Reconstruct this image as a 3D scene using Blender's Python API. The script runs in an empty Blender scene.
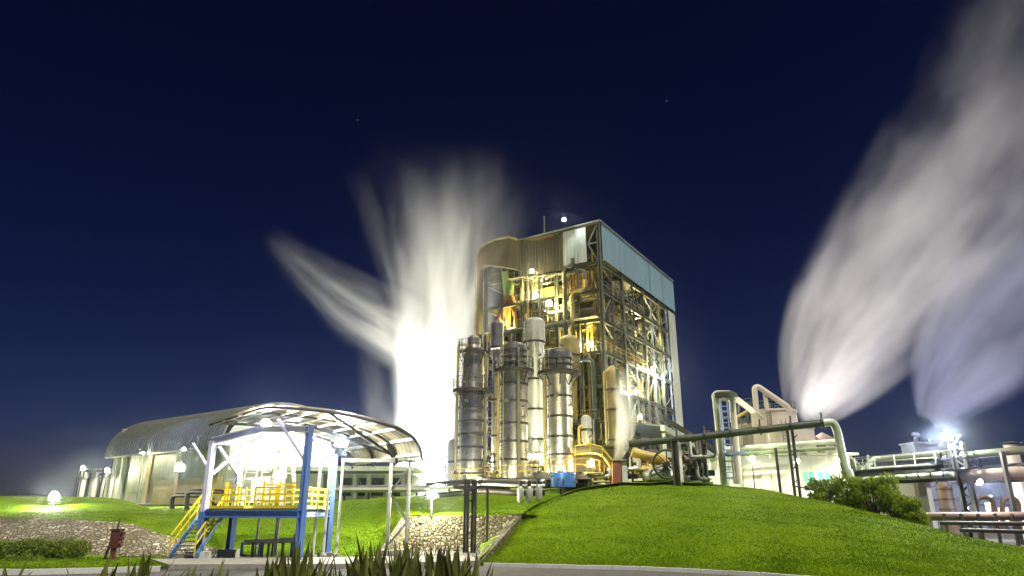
import bpy, math, random
import numpy as np
from mathutils import Vector, Matrix
random.seed(7); RNG = np.random.default_rng(7)
SC = bpy.context.scene
COL = SC.collection
PI = math.pi

# ------------------------------------------------------------------ camera
F = 682.7; PITCH = math.atan((512 - 288) / F); CP, SP = math.cos(PITCH), math.sin(PITCH); CZ = 2.2
def P(px, py, Y):
    u = (px - 512) / F; v = (288 - py) / F
    d = (u, CP - v * SP, SP + v * CP); t = Y / d[1]
    return Vector((d[0] * t, Y, CZ + d[2] * t))
def G(px, py, z=0.0):
    u = (px - 512) / F; v = (288 - py) / F
    d = (u, CP - v * SP, SP + v * CP); t = (z - CZ) / d[2]
    return Vector((d[0] * t, d[1] * t, z))
def W(npx, p):            # metres spanned by npx pixels at point p
    return npx * (p[1] * CP + (p[2] - CZ) * SP) / F
cam = bpy.data.cameras.new('camera'); cam.sensor_width = 36; cam.lens = F / 1024 * 36
cam.clip_end = 5000; cam.clip_start = 0.05
co = bpy.data.objects.new('camera', cam); COL.objects.link(co)
co.location = (0, 0, CZ); co.rotation_euler = (PI / 2 + PITCH, 0, 0)
SC.camera = co

# ------------------------------------------------------------------ materials
def new_mat(name):
    m = bpy.data.materials.new(name); m.use_nodes = True
    nt = m.node_tree; return m, nt, nt.nodes['Principled BSDF']
def mat(name, c, rough=.6, metal=0., var=.25, scale=1.5, dirt=None, dscale=.35, damt=.5, bump=.0, bscale=12., stretch=None, emit=None, trans=0.):
    m, nt, b = new_mat(name); N = nt.nodes; L = nt.links
    tc = N.new('ShaderNodeTexCoord')
    mp = N.new('ShaderNodeMapping'); L.new(tc.outputs['Object'], mp.inputs[0])
    if stretch: mp.inputs['Scale'].default_value = stretch
    n = N.new('ShaderNodeTexNoise'); n.inputs['Scale'].default_value = scale; n.inputs['Detail'].default_value = 6
    n.inputs['Roughness'].default_value = .65
    L.new(mp.outputs[0], n.inputs['Vector'])
    r = N.new('ShaderNodeMapRange'); L.new(n.outputs[0], r.inputs[0])
    r.inputs[1].default_value = .3; r.inputs[2].default_value = .7
    mx = N.new('ShaderNodeMix'); mx.data_type = 'RGBA'
    L.new(r.outputs[0], mx.inputs[0])
    mx.inputs[6].default_value = (*[k * (1 - var) for k in c], 1); mx.inputs[7].default_value = (*[min(1, k * (1 + var)) for k in c], 1)
    out = mx.outputs[2]
    if dirt:
        n2 = N.new('ShaderNodeTexNoise'); n2.inputs['Scale'].default_value = dscale; n2.inputs['Detail'].default_value = 8
        n2.inputs['Roughness'].default_value = .7
        L.new(mp.outputs[0], n2.inputs['Vector'])
        r2 = N.new('ShaderNodeMapRange'); L.new(n2.outputs[0], r2.inputs[0])
        r2.inputs[1].default_value = .48; r2.inputs[2].default_value = .68; r2.inputs[4].default_value = damt
        m2 = N.new('ShaderNodeMix'); m2.data_type = 'RGBA'; L.new(r2.outputs[0], m2.inputs[0])
        L.new(out, m2.inputs[6]); m2.inputs[7].default_value = (*dirt, 1); out = m2.outputs[2]
    L.new(out, b.inputs['Base Color'])
    rr = N.new('ShaderNodeMapRange'); L.new(n.outputs[0], rr.inputs[0])
    rr.inputs[3].default_value = max(.05, rough - .12); rr.inputs[4].default_value = min(1, rough + .12)
    L.new(rr.outputs[0], b.inputs['Roughness'])
    b.inputs['Metallic'].default_value = metal
    if bump:
        n3 = N.new('ShaderNodeTexNoise'); n3.inputs['Scale'].default_value = bscale; n3.inputs['Detail'].default_value = 5
        L.new(mp.outputs[0], n3.inputs['Vector'])
        bp = N.new('ShaderNodeBump'); bp.inputs['Strength'].default_value = bump; bp.inputs['Distance'].default_value = .1
        L.new(n3.outputs[0], bp.inputs['Height']); L.new(bp.outputs[0], b.inputs['Normal'])
    if trans: b.inputs['Transmission Weight'].default_value = trans
    if emit: b.inputs['Emission Color'].default_value = (*emit[0], 1); b.inputs['Emission Strength'].default_value = emit[1]
    return m
M = {}
RUST = (.13, .055, .02)
M['steel'] = mat('galvanised_steel', (.42, .42, .38), .4, .7, .25, 2., RUST, .6, .35, .15, 6)
M['stainless'] = mat('stainless_cladding', (.74, .69, .55), .3, .95, .12, 1.2, (.25, .22, .16), .5, .5, .25, 1.3)
M['pale_steel'] = mat('pale_insulation_sheet', (.6, .6, .52), .42, .55, .14, 1.2, (.3, .27, .18), .5, .45, .2, 2)
M['frame'] = mat('grey_green_frame_paint', (.13, .14, .1), .5, .2, .3, 1.5, RUST, .7, .5, .2, 8)
M['frame_pale'] = mat('pale_frame_paint', (.2, .215, .18), .5, .1, .2, 1.5, RUST, .7, .4, .15, 8)
M['dark'] = mat('dark_weathered_steel', (.032, .032, .026), .55, .3, .35, 2., (.1, .05, .025), .8, .5, .2, 8)
M['grate'] = mat('grating_steel', (.13, .13, .1), .6, .4, .3, 3., RUST, .8, .5)
M['ochre'] = mat('ochre_casing', (.27, .22, .07), .55, .15, .3, .8, RUST, .35, .7, .2, 3)
M['yellow_pipe'] = mat('yellow_pipe_paint', (.5, .37, .06), .45, .05, .2, 1.3, RUST, .8, .5, .1, 6)
M['orange'] = mat('orange_primer', (.3, .14, .04), .55, .05, .3, 1., RUST, .6, .5)
M['green'] = mat('pipe_green_paint', (.14, .2, .07), .45, .1, .25, 1.2, (.2, .2, .06), .6, .4)
M['greenpipe'] = mat('dull_green_pipe', (.06, .075, .045), .5, .2, .3, .8, RUST, .6, .4, .15, 5)
M['palegreen'] = mat('pale_green_pipe', (.55, .6, .45), .45, .1, .15, 1., (.3, .3, .15), .6, .4)
M['white'] = mat('white_paint', (.62, .62, .58), .5, 0, .08, 1.5, (.4, .36, .25), .5, .35)
M['whitewall'] = mat('white_sheet_wall', (.7, .7, .64), .6, .05, .12, .5, (.35, .33, .24), .35, .5, .15, 2, (1, 1, .25))
M['tankbeige'] = mat('beige_tank_paint', (.62, .55, .46), .55, .05, .1, .7, (.35, .24, .15), .35, .45, .1, 2, (1, 1, .3))
M['cladblue'] = mat('light_blue_cladding', (.2, .32, .37), .5, .1, .12, .5, (.25, .32, .3), .3, .5, .05, 2, (1, 1, .2))
M['cladwhite'] = mat('off_white_cladding', (.42, .45, .38), .5, .1, .15, .6, (.3, .27, .15), .4, .6, .05, 2, (1, 1, .2))
M['cladbrown'] = mat('rust_brown_cladding', (.075, .065, .028), .55, .2, .4, .5, (.12, .055, .02), .35, .7, .1, 2, (1, 1, .3))
M['rimlight'] = mat('painted_rim_light', (.28, .25, .1), .5, .25, .35, .5, (.2, .07, .02), .4, .8, .1, 3)
M['blue'] = mat('blue_column_paint', (.1, .22, .58), .38, .1, .15, 1.2, (.2, .22, .3), .8, .35)
M['bluetank'] = mat('bright_blue_tank', (.05, .2, .62), .35, .1, .15, 1., (.1, .14, .25), .6, .4)
M['violet'] = mat('pale_violet_steel', (.62, .62, .82), .45, .05, .1, 1.5, (.4, .4, .42), .7, .4)
M['yellow'] = mat('safety_yellow', (.75, .6, .02), .4, 0, .12, 2., (.4, .25, .05), 1., .4)
M['concrete'] = mat('concrete', (.3, .28, .23), .85, 0, .25, 2.5, (.2, .18, .14), .5, .6, .3, 10)
M['asphalt'] = mat('asphalt', (.075, .07, .062), .85, 0, .3, 1.2, (.11, .1, .08), .25, .7, .35, 60)
M['roofgrey'] = mat('grey_blue_roofing', (.12, .15, .26), .5, .1, .18, .5, (.2, .19, .18), .3, .5)
M['shedwall'] = mat('grey_green_sheet', (.42, .44, .36), .55, .15, .2, .4, (.26, .24, .16), .3, .6, .1, 2, (1, 1, .3))
M['shedocher'] = mat('ochre_wall', (.55, .44, .24), .7, 0, .15, .6, (.3, .24, .14), .4, .5)
M['redbrown'] = mat('red_brown_paint', (.11, .025, .025), .45, .1, .25, 3., (.1, .04, .03), 2., .5)
M['red'] = mat('red_paint', (.3, .1, .08), .45, 0, .2, 2., (.3, .05, .04), 1., .5)
M['brownpipe'] = mat('brown_lagged_pipe', (.14, .09, .065), .6, .1, .3, 1., (.12, .08, .06), .6, .5)
M['black'] = mat('black_pipe', (.03, .028, .025), .5, .2, .3, 2.)
M['bark'] = mat('stem_bark', (.12, .08, .05), .85, 0, .3, 6.)
M['dirt'] = mat('bare_soil', (.22, .15, .07), .95, 0, .35, 2., (.12, .11, .04), .8, .7, .5, 12)
M['glass_cyan'] = mat('cyan_window_glass', (.16, .6, .62), .15, 0, .1, 1.)
M['darkopen'] = mat('dark_interior', (.025, .022, .02), .8, 0, .3, 1.)
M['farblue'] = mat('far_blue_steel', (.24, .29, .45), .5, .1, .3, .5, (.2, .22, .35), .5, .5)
M['hill'] = mat('dark_hill', (.012, .016, .01), 1, 0, .4, .05)

def sheet_translucent():
    m, nt, b = new_mat('translucent_roof_sheet'); N = nt.nodes; L = nt.links
    b.inputs['Base Color'].default_value = (.6, .56, .42, 1); b.inputs['Roughness'].default_value = .45
    tc = N.new('ShaderNodeTexCoord'); n = N.new('ShaderNodeTexNoise'); n.inputs['Scale'].default_value = .8; n.inputs['Detail'].default_value = 7
    L.new(tc.outputs['Object'], n.inputs[0])
    rp = N.new('ShaderNodeValToRGB'); L.new(n.outputs[0], rp.inputs[0])
    rp.color_ramp.elements[0].position = .3; rp.color_ramp.elements[0].color = (.05, .04, .018, 1)
    rp.color_ramp.elements[1].position = .65; rp.color_ramp.elements[1].color = (.17, .155, .1, 1)
    L.new(rp.outputs[0], b.inputs['Base Color'])
    tr = N.new('ShaderNodeBsdfTranslucent'); L.new(rp.outputs[0], tr.inputs[0])
    mx = N.new('ShaderNodeMixShader'); mx.inputs[0].default_value = .25
    L.new(b.outputs[0], mx.inputs[1]); L.new(tr.outputs[0], mx.inputs[2]); L.new(mx.outputs[0], nt.nodes['Material Output'].inputs[0])
    return m
M['sheet'] = sheet_translucent()

def grass_mat(name, c1, c2, c3):
    m, nt, b = new_mat(name); N = nt.nodes; L = nt.links
    tc = N.new('ShaderNodeTexCoord')
    a = N.new('ShaderNodeTexNoise'); a.inputs['Scale'].default_value = .22; a.inputs['Detail'].default_value = 7; a.inputs['Roughness'].default_value = .7
    d = N.new('ShaderNodeTexNoise'); d.inputs['Scale'].default_value = 5.; d.inputs['Detail'].default_value = 6; d.inputs['Roughness'].default_value = .75
    L.new(tc.outputs['Object'], a.inputs[0]); L.new(tc.outputs['Object'], d.inputs[0])
    r = N.new('ShaderNodeValToRGB'); L.new(a.outputs[0], r.inputs[0])
    r.color_ramp.elements[0].position = .33; r.color_ramp.elements[0].color = (*c1, 1)
    r.color_ramp.elements[1].position = .66; r.color_ramp.elements[1].color = (*c2, 1)
    r2 = N.new('ShaderNodeMapRange'); L.new(d.outputs[0], r2.inputs[0]); r2.inputs[1].default_value = .35; r2.inputs[2].default_value = .65; r2.inputs[4].default_value = .65
    mx = N.new('ShaderNodeMix'); mx.data_type = 'RGBA'; L.new(r2.outputs[0], mx.inputs[0]); L.new(r.outputs[0], mx.inputs[6]); mx.inputs[7].default_value = (*c3, 1)
    L.new(mx.outputs[2], b.inputs['Base Color']); b.inputs['Roughness'].default_value = .8
    b.inputs['Specular IOR Level'].default_value = .15
    e = N.new('ShaderNodeTexNoise'); e.inputs['Scale'].default_value = 9.; e.inputs['Detail'].default_value = 8; L.new(tc.outputs['Object'], e.inputs[0])
    bp = N.new('ShaderNodeBump'); bp.inputs['Strength'].default_value = .8; bp.inputs['Distance'].default_value = .15
    L.new(e.outputs[0], bp.inputs['Height']); L.new(bp.outputs[0], b.inputs['Normal'])
    return m
M['grass'] = grass_mat('lawn_grass', (.1, .18, .001), (.18, .29, .002), (.08, .165, .001))
def leaf_mat(name, c1, c2, tr=.3, sc=3.):
    m, nt, b = new_mat(name); N = nt.nodes; L = nt.links
    tc = N.new('ShaderNodeTexCoord'); n = N.new('ShaderNodeTexNoise'); n.inputs['Scale'].default_value = sc; n.inputs['Detail'].default_value = 6
    L.new(tc.outputs['Object'], n.inputs[0])
    r = N.new('ShaderNodeValToRGB'); L.new(n.outputs[0], r.inputs[0])
    r.color_ramp.elements[0].position = .35; r.color_ramp.elements[0].color = (*c1, 1)
    r.color_ramp.elements[1].position = .65; r.color_ramp.elements[1].color = (*c2, 1)
    L.new(r.outputs[0], b.inputs['Base Color']); b.inputs['Roughness'].default_value = .6; b.inputs['Specular IOR Level'].default_value = .12
    t = N.new('ShaderNodeBsdfTranslucent'); L.new(r.outputs[0], t.inputs[0])
    mx = N.new('ShaderNodeMixShader'); mx.inputs[0].default_value = tr
    L.new(b.outputs[0], mx.inputs[1]); L.new(t.outputs[0], mx.inputs[2]); L.new(mx.outputs[0], nt.nodes['Material Output'].inputs[0])
    return m
M['leaf'] = leaf_mat('shrub_leaf', (.16, .24, .006), (.3, .37, .012), .5)
M['hedgeleaf'] = leaf_mat('hedge_leaf', (.1, .16, .008), (.22, .28, .012))
M['blade'] = leaf_mat('grass_blade', (.1, .185, .001), (.22, .32, .002), .35, .3)
M['sword'] = leaf_mat('sword_leaf', (.05, .07, .012), (.16, .17, .035), .25)
def stone_mat():
    m, nt, b = new_mat('rubble_stone'); N = nt.nodes; L = nt.links
    tc = N.new('ShaderNodeTexCoord')
    nz = N.new('ShaderNodeTexNoise'); nz.inputs['Scale'].default_value = 2.; L.new(tc.outputs['Object'], nz.inputs[0])
    ad = N.new('ShaderNodeVectorMath'); ad.operation = 'MULTIPLY_ADD'; L.new(nz.outputs['Color'], ad.inputs[0]); ad.inputs[1].default_value = (.25, .25, .25); L.new(tc.outputs['Object'], ad.inputs[2])
    v = N.new('ShaderNodeTexVoronoi'); v.inputs['Scale'].default_value = 4.3; L.new(ad.outputs[0], v.inputs['Vector'])
    v2 = N.new('ShaderNodeTexVoronoi'); v2.feature = 'DISTANCE_TO_EDGE'; v2.inputs['Scale'].default_value = 4.3; L.new(ad.outputs[0], v2.inputs['Vector'])
    sp = N.new('ShaderNodeSeparateColor'); L.new(v.outputs['Color'], sp.inputs[0])
    r = N.new('ShaderNodeValToRGB'); L.new(sp.outputs[0], r.inputs[0])
    r.color_ramp.elements[0].color = (.2, .16, .09, 1); r.color_ramp.elements[1].color = (.5, .45, .32, 1)
    r.color_ramp.elements.new(.5).color = (.28, .23, .14, 1)
    e = N.new('ShaderNodeMapRange'); L.new(v2.outputs[0], e.inputs[0]); e.inputs[1].default_value = .02; e.inputs[2].default_value = .09
    mx = N.new('ShaderNodeMix'); mx.data_type = 'RGBA'; L.new(e.outputs[0], mx.inputs[0]); mx.inputs[6].default_value = (.13, .1, .06, 1); L.new(r.outputs[0], mx.inputs[7])
    L.new(mx.outputs[2], b.inputs['Base Color']); big = N.new('ShaderNodeTexNoise'); big.inputs['Scale'].default_value = .5; big.inputs['Detail'].default_value = 8; L.new(tc.outputs['Object'], big.inputs[0])
    br = N.new('ShaderNodeMapRange'); L.new(big.outputs[0], br.inputs[0]); br.inputs[1].default_value = .45; br.inputs[2].default_value = .7; br.inputs[4].default_value = .75
    m2 = N.new('ShaderNodeMix'); m2.data_type = 'RGBA'; L.new(br.outputs[0], m2.inputs[0]); L.new(mx.outputs[2], m2.inputs[6]); m2.inputs[7].default_value = (.12, .11, .04, 1); L.new(m2.outputs[2], b.inputs['Base Color'])
    b.inputs['Roughness'].default_value = .85
    bp = N.new('ShaderNodeBump'); bp.inputs['Strength'].default_value = 1.; bp.inputs['Distance'].default_value = .12
    e2 = N.new('ShaderNodeMapRange'); L.new(v2.outputs[0], e2.inputs[0]); e2.inputs[2].default_value = .2
    L.new(e2.outputs[0], bp.inputs['Height']); L.new(bp.outputs[0], b.inputs['Normal'])
    return m
M['stone'] = stone_mat()
EM = {}
def emis(c, s):
    k = (c, s)
    if k not in EM:
        m = bpy.data.materials.new('lamp_glow'); m.use_nodes = True; nt = m.node_tree
        nt.nodes.remove(nt.nodes['Principled BSDF']); e = nt.nodes.new('ShaderNodeEmission')
        e.inputs[0].default_value = (*c, 1); e.inputs[1].default_value = s; nt.links.new(e.outputs[0], nt.nodes['Material Output'].inputs[0]); EM[k] = m
    return EM[k]

# ------------------------------------------------------------------ mesh builder
class MB:
    def __init__(s): s.v = []; s.f = []
    def add(s, vs, fs):
        b = len(s.v); s.v += [tuple(x) for x in vs]; s.f += [tuple(i + b for i in q) for q in fs]; return s
    def box(s, c, sz, ax=None):
        c = Vector(c); hx, hy, hz = [k / 2 for k in sz]
        X, Y, Z = ax or (Vector((1, 0, 0)), Vector((0, 1, 0)), Vector((0, 0, 1)))
        vs = [c + X * (hx * a) + Y * (hy * b) + Z * (hz * d) for a in (-1, 1) for b in (-1, 1) for d in (-1, 1)]
        return s.add(vs, [(0, 1, 3, 2), (4, 6, 7, 5), (0, 4, 5, 1), (2, 3, 7, 6), (0, 2, 6, 4), (1, 5, 7, 3)])
    def bar(s, p, q, w, h=None, up=(0, 0, 1)):
        p, q = Vector(p), Vector(q); d = q - p; L = d.length
        if L < 1e-6: return s
        d /= L; u = Vector(up)
        if abs(d.dot(u)) > .98: u = Vector((1, 0, 0)) if abs(d.x) < .9 else Vector((0, 1, 0))
        a = d.cross(u).normalized(); b = a.cross(d).normalized()
        return s.box((p + q) / 2, (w, L, h or w), (a, d, b))
    def ibar(s, p, q, w, h):      # I section: two flanges and a web
        p, q = Vector(p), Vector(q); d = (q - p).normalized(); u = Vector((0, 0, 1))
        if abs(d.dot(u)) > .98: u = BL
        a = d.cross(u).normalized(); b = a.cross(d).normalized()
        t = .12 * h
        for o, ww, hh in ((b * (h / 2 - t / 2), w, t), (b * (-h / 2 + t / 2), w, t), (b * 0, .12 * w, h - 2 * t)):
            s.box((p + q) / 2 + o, (ww, (q - p).length, hh), (a, d, b))
        return s
    def tube(s, pts, r, n=10, cap=True):
        pts = [Vector(p) for p in pts]; m = len(pts)
        rs = r if isinstance(r, (list, tuple)) else [r] * m
        b0 = len(s.v); ref = None
        for i, p in enumerate(pts):
            if i == 0: d = pts[1] - p
            elif i == m - 1: d = p - pts[-2]
            else: d = (pts[i + 1] - p).normalized() + (p - pts[i - 1]).normalized()
            d = d.normalized()
            if ref is None:
                ref = Vector((0, 0, 1)) if abs(d.z) < .9 else Vector((1, 0, 0))
            a = (ref - d * ref.dot(d))
            a = a.normalized() if a.length > 1e-4 else d.orthogonal().normalized()
            ref = a; c = d.cross(a)
            for k in range(n):
                t = 2 * PI * k / n; s.v.append(tuple(p + (a * math.cos(t) + c * math.sin(t)) * rs[i]))
        for i in range(m - 1):
            for k in range(n):
                k2 = (k + 1) % n
                s.f.append((b0 + i * n + k, b0 + i * n + k2, b0 + (i + 1) * n + k2, b0 + (i + 1) * n + k))
        if cap:
            s.f.append(tuple(b0 + k for k in range(n))[::-1]); s.f.append(tuple(b0 + (m - 1) * n + k for k in range(n)))
        return s
    def lathe(s, c, prof, n=28):      # prof = (r, z) bottom to top, world z
        b0 = len(s.v); c = Vector(c); m = len(prof)
        for r, z in prof:
            for k in range(n):
                t = 2 * PI * k / n; s.v.append((c.x + r * math.cos(t), c.y + r * math.sin(t), z))
        for i in range(m - 1):
            for k in range(n):
                k2 = (k + 1) % n
                s.f.append((b0 + i * n + k, b0 + i * n + k2, b0 + (i + 1) * n + k2, b0 + (i + 1) * n + k))
        s.f.append(tuple(b0 + k for k in range(n))[::-1]); s.f.append(tuple(b0 + (m - 1) * n + k for k in range(n)))
        return s
    def build(s, name, m, parent=None, smooth=True, label=None):
        me = bpy.data.meshes.new(name)
        o = Vector((0, 0, 0))
        root = parent
        while root is not None and root.parent is not None: root = root.parent
        if root is not None: o = root.location
        me.from_pydata([(x - o.x, y - o.y, z - o.z) for x, y, z in s.v], [], s.f)
        me.materials.append(m if not isinstance(m, str) else M[m])
        if smooth:
            me.shade_smooth(); me.set_sharp_from_angle(angle=math.radians(35))
        ob = bpy.data.objects.new(name, me); COL.objects.link(ob)
        if parent is not None: ob.parent = parent
        if label: ob['label'] = label
        return ob
def tag(o, label=None, cat=None, group=None, kind=None):
    if label: o['label'] = label
    if cat: o['category'] = cat
    if group: o['group'] = group
    if kind: o['kind'] = kind
    return o
def thing(name, label, cat, loc, group=None):
    o = bpy.data.objects.new(name, None); COL.objects.link(o); o.location = loc
    o.empty_display_size = .3
    return tag(o, label, cat, group)
def bend(pts, r, n=5):       # round the corners of a polyline
    pts = [Vector(p) for p in pts]; out = [pts[0]]
    for i in range(1, len(pts) - 1):
        a, b, c = pts[i - 1], pts[i], pts[i + 1]
        rr = min(r, (a - b).length * .48, (c - b).length * .48)
        p0 = b + (a - b).normalized() * rr; p1 = b + (c - b).normalized() * rr
        for k in range(n + 1):
            t = k / n; out.append(p0 * (1 - t) ** 2 + b * 2 * t * (1 - t) + p1 * t * t)
    out.append(pts[-1]); return out
def rail(mb, pts, h=1.1, r=.03, post=1.5):       # handrail with posts, top and mid rail
    pts = [Vector(p) for p in pts]
    for a, b in zip(pts, pts[1:]):
        n = max(1, round((b - a).length / post))
        for i in range(n + 1):
            q = a.lerp(b, i / n); mb.bar(q, q + Vector((0, 0, h)), r * 2)
        for z in (h, h * .55): mb.bar(a + Vector((0, 0, z)), b + Vector((0, 0, z)), r * 2)
    return mb
def ladder(mb, p, q, w, side, step=.35, r=.035):
    p, q = Vector(p), Vector(q); sd = Vector(side).normalized() * (w / 2)
    mb.bar(p - sd, q - sd, r * 2); mb.bar(p + sd, q + sd, r * 2)
    n = int((q - p).length / step)
    for i in range(1, n): 
        c = p.lerp(q, i / n); mb.bar(c - sd, c + sd, r * 1.6)
    return mb
def corrugated(p, ux, w, h, pitch=.45, amp=.06, t=.03):   # upright sheet from p along ux, height h
    mb = MB(); ux = Vector(ux).normalized(); nrm = ux.cross(Vector((0, 0, 1))); p = Vector(p)
    n = max(2, int(w / pitch)); xs = []
    for i in range(n):
        x0 = w * i / n; d = w / n
        xs += [(x0, 0), (x0 + d * .4, 0), (x0 + d * .5, amp), (x0 + d * .9, amp)]
    xs.append((w, 0)); m = len(xs)
    vs = []
    for z in (0, h):
        for o in (0, -t):
            for x, a in xs: vs.append(p + ux * x + nrm * (a + o) + Vector((0, 0, z)))
    fs = []
    for i in range(m - 1):
        fs += [(i, i + 1, 2 * m + i + 1, 2 * m + i), (m + i + 1, m + i, 3 * m + i, 3 * m + i + 1)]
    return mb.add(vs, fs)

# ------------------------------------------------------------------ site axes
A0 = math.radians(31.3)
BR = Vector((math.sin(A0), math.cos(A0), 0)); BL = Vector((-math.cos(A0), math.sin(A0), 0)); UZ = Vector((0, 0, 1))
K = P(609, 480, 85); K.z = 0
def B(l, r, z): return K + BL * l + BR * r + UZ * z

# ------------------------------------------------------------------ terrain
def catmull(a, t):
    n = len(a); t = min(max(t, 0), n - 1 - 1e-9); i = int(t); u = t - i
    p0, p1, p2, p3 = a[max(i - 1, 0)], a[i], a[min(i + 1, n - 1)], a[min(i + 2, n - 1)]
    return .5 * ((2 * p1) + (p2 - p0) * u + (2 * p0 - 5 * p1 + 4 * p2 - p3) * u * u + (3 * p1 - p0 - 3 * p2 + p3) * u ** 3)
def loft(cols, nu, nv, bumps=.06):
    cols = [np.array(c, float) for c in cols]
    m = len(cols[0]); grid = np.zeros((nu + 1, nv + 1, 3))
    prof = np.array(cols)
    for i in range(nu + 1):
        tu = i / nu * (len(cols) - 1)
        col = [np.array(catmull(prof[:, k], tu)) for k in range(m)]
        for j in range(nv + 1):
            grid[i, j] = catmull(col, j / nv * (m - 1))
    s = grid
    s[:, 1:, 2] += bumps * (np.sin(s[:, 1:, 0] * 1.3 + s[:, 1:, 1] * .7) * np.sin(s[:, 1:, 1] * 1.1 - s[:, 1:, 0] * .5) + .5 * np.sin(s[:, 1:, 0] * 3.1) * np.sin(s[:, 1:, 1] * 2.7))
    return s
def grid_obj(name, g, m, kind='structure'):
    nu, nv = g.shape[0], g.shape[1]; me = bpy.data.meshes.new(name)
    fs = [(i * nv + j, (i + 1) * nv + j, (i + 1) * nv + j + 1, i * nv + j + 1) for i in range(nu - 1) for j in range(nv - 1)]
    me.from_pydata([tuple(v) for v in g.reshape(-1, 3)], [], fs); me.materials.append(M[m]); me.shade_smooth()
    ob = bpy.data.objects.new(name, me); COL.objects.link(ob); ob['kind'] = kind; return ob

g = MB(); g.add([(-2500, -60, -.05), (2500, -60, -.05), (2500, 3000, -.05), (-2500, 3000, -.05)], [(0, 1, 2, 3)])
g.build('ground', 'asphalt')['kind'] = 'structure'
# far hills
g = MB(); n = 60; vs = []; fs = []
for i in range(n + 1):
    x = -1000 + 2000 * i / n
    h = 12 + 5 * math.sin(i * .55 + 1) + 3 * math.sin(i * 1.7) + (6 if x < -250 else 0)
    vs += [(x, 620, -2), (x, 700, h), (x, 820, -2)]
for i in range(n):
    a = i * 3; fs += [(a, a + 3, a + 4, a + 1), (a + 1, a + 4, a + 5, a + 2)]
g.add(vs, fs).build('hills', 'hill')['kind'] = 'structure'

def colpts(px, pts, tail):      # pts in (py, Y); tail = (extra Y, z)
    o = []
    for py, Y in pts:
        o.append(G(px, py) if Y is None else P(px, py, Y))
    for dY, z in tail:
        o.append(o[len(pts) - 1] * (1 + dY / o[len(pts) - 1].y)); o[-1].z = z if z is not None else o[len(pts) - 1].z
    return o
mound_def = [
 (480, [(564.2, None), (563, 33.2), (561.5, 33.8), (560, 34.4)], (.3, .0)),
 (500, [(564.7, None), (557, 34.6), (548, 37.5), (540, 40)], (1., .3)),
 (522, [(565.2, None), (548, 36), (530, 41), (516, 46)], (2., 1.)),
 (550, [(565.8, None), (543, 36), (518, 43.5), (499, 53)], (3., 2.5)),
 (600, [(567, None), (540, 36), (509, 45), (487, 58)], (4.2, 4.2)),
 (650, [(568.3, None), (539, 35), (508, 43.5), (484.5, 57)], (4.3, 4.3)),
 (700, [(570.5, None), (539, 34), (508, 43), (485, 56)], (4.2, 4.1)),
 (760, [(574, None), (545, 32), (512, 42), (490, 54)], (3.5, 3.4)),
 (800, [(576.5, None), (550, 31), (519, 40), (497, 50)], (2.6, 2.5)),
 (850, [(580, None), (556, 30), (529, 37), (507.5, 46)], (1.6, 1.4)),
 (900, [(583, None), (563, 29), (541, 35), (520, 43)], (.6, .4)),
 (950, [(586, None), (569, 28), (551, 33), (533, 39)], (.1, .0)),
 (1024, [(590, None), (578, 26), (562, 31), (549, 35)], (-.1, -.1)),
 (1150, [(600, None), (594, 24), (584, 27), (577, 29)], (-.1, -.1)),
 (1350, [(612, None), (606, 22), (600, 23), (594, 24)], (-.1, -.1))]
cols = []
for px, pts, (za, zb) in mound_def:
    if 590 < px < 720: tail = [(5, za), (75, zb)]
    elif px <= 590: tail = [(4, max(za, .2)), (60, zb)]
    else: tail = [(6, za), (14, zb)]
    cols.append(colpts(px, pts, tail))
mound = loft(cols, 150, 70); grid_obj('grass_mound', mound, 'grass')
lawn_def = [
 (-260, [(519, 46), (515, 54), (512, 62), (510, 92)]),
 (-100, [(518.5, 44), (514, 54), (511.5, 62), (510, 92)]),
 (0, [(518, 43), (513, 53), (511.5, 62), (509, 92)]),
 (101, [(521, 42), (514, 51), (511, 62), (507, 92)]),
 (132, [(525, 42), (516, 50), (510.5, 61), (506, 92)]),
 (167, [(536, 41), (521, 48), (509.5, 60), (505.5, 92)]),
 (218, [(550, 39.5), (526, 46), (509, 60), (505, 92)]),
 (262, [(556, 39), (527, 46), (507, 60), (504, 92)]),
 (330, [(556, 39), (526, 46), (504, 60), (501, 92)]),
 (372, [(556, 39), (528, 46), (503, 58), (497, 92)]),
 (388, [(545, 41.5), (524, 46), (501, 58), (496, 92)]),
 (404, [(517.5, 45), (510, 50), (499, 58), (495, 92)]),
 (440, [(515.5, 45), (508, 50), (496, 58), (490, 92)]),
 (520, [(515.5, 45), (506, 50), (494, 58), (487, 92)]),
 (560, [(515.5, 46), (506, 50), (492, 58), (486, 92)])]
lawn = loft([colpts(px, pts, []) for px, pts in lawn_def], 170, 60, .05); grid_obj('lawn', lawn, 'grass')
berm_def = [
 (-260, [(512, 55), (503, 60), (497.5, 66), (497, 74)]), (0, [(512, 55), (503, 60), (497, 66), (497, 74)]),
 (95, [(512, 55), (504, 60), (498, 66), (498, 74)]), (125, [(511.5, 56), (506, 61), (501.5, 66), (501.5, 74)]),
 (142, [(511.2, 58), (509, 62), (507, 66), (507, 74)]), (150, [(510.8, 60), (510, 63), (509.5, 66), (509, 74)])]
berm = loft([colpts(px, pts, []) for px, pts in berm_def], 70, 30, .04); grid_obj('grass_berm', berm, 'grass')
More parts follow.
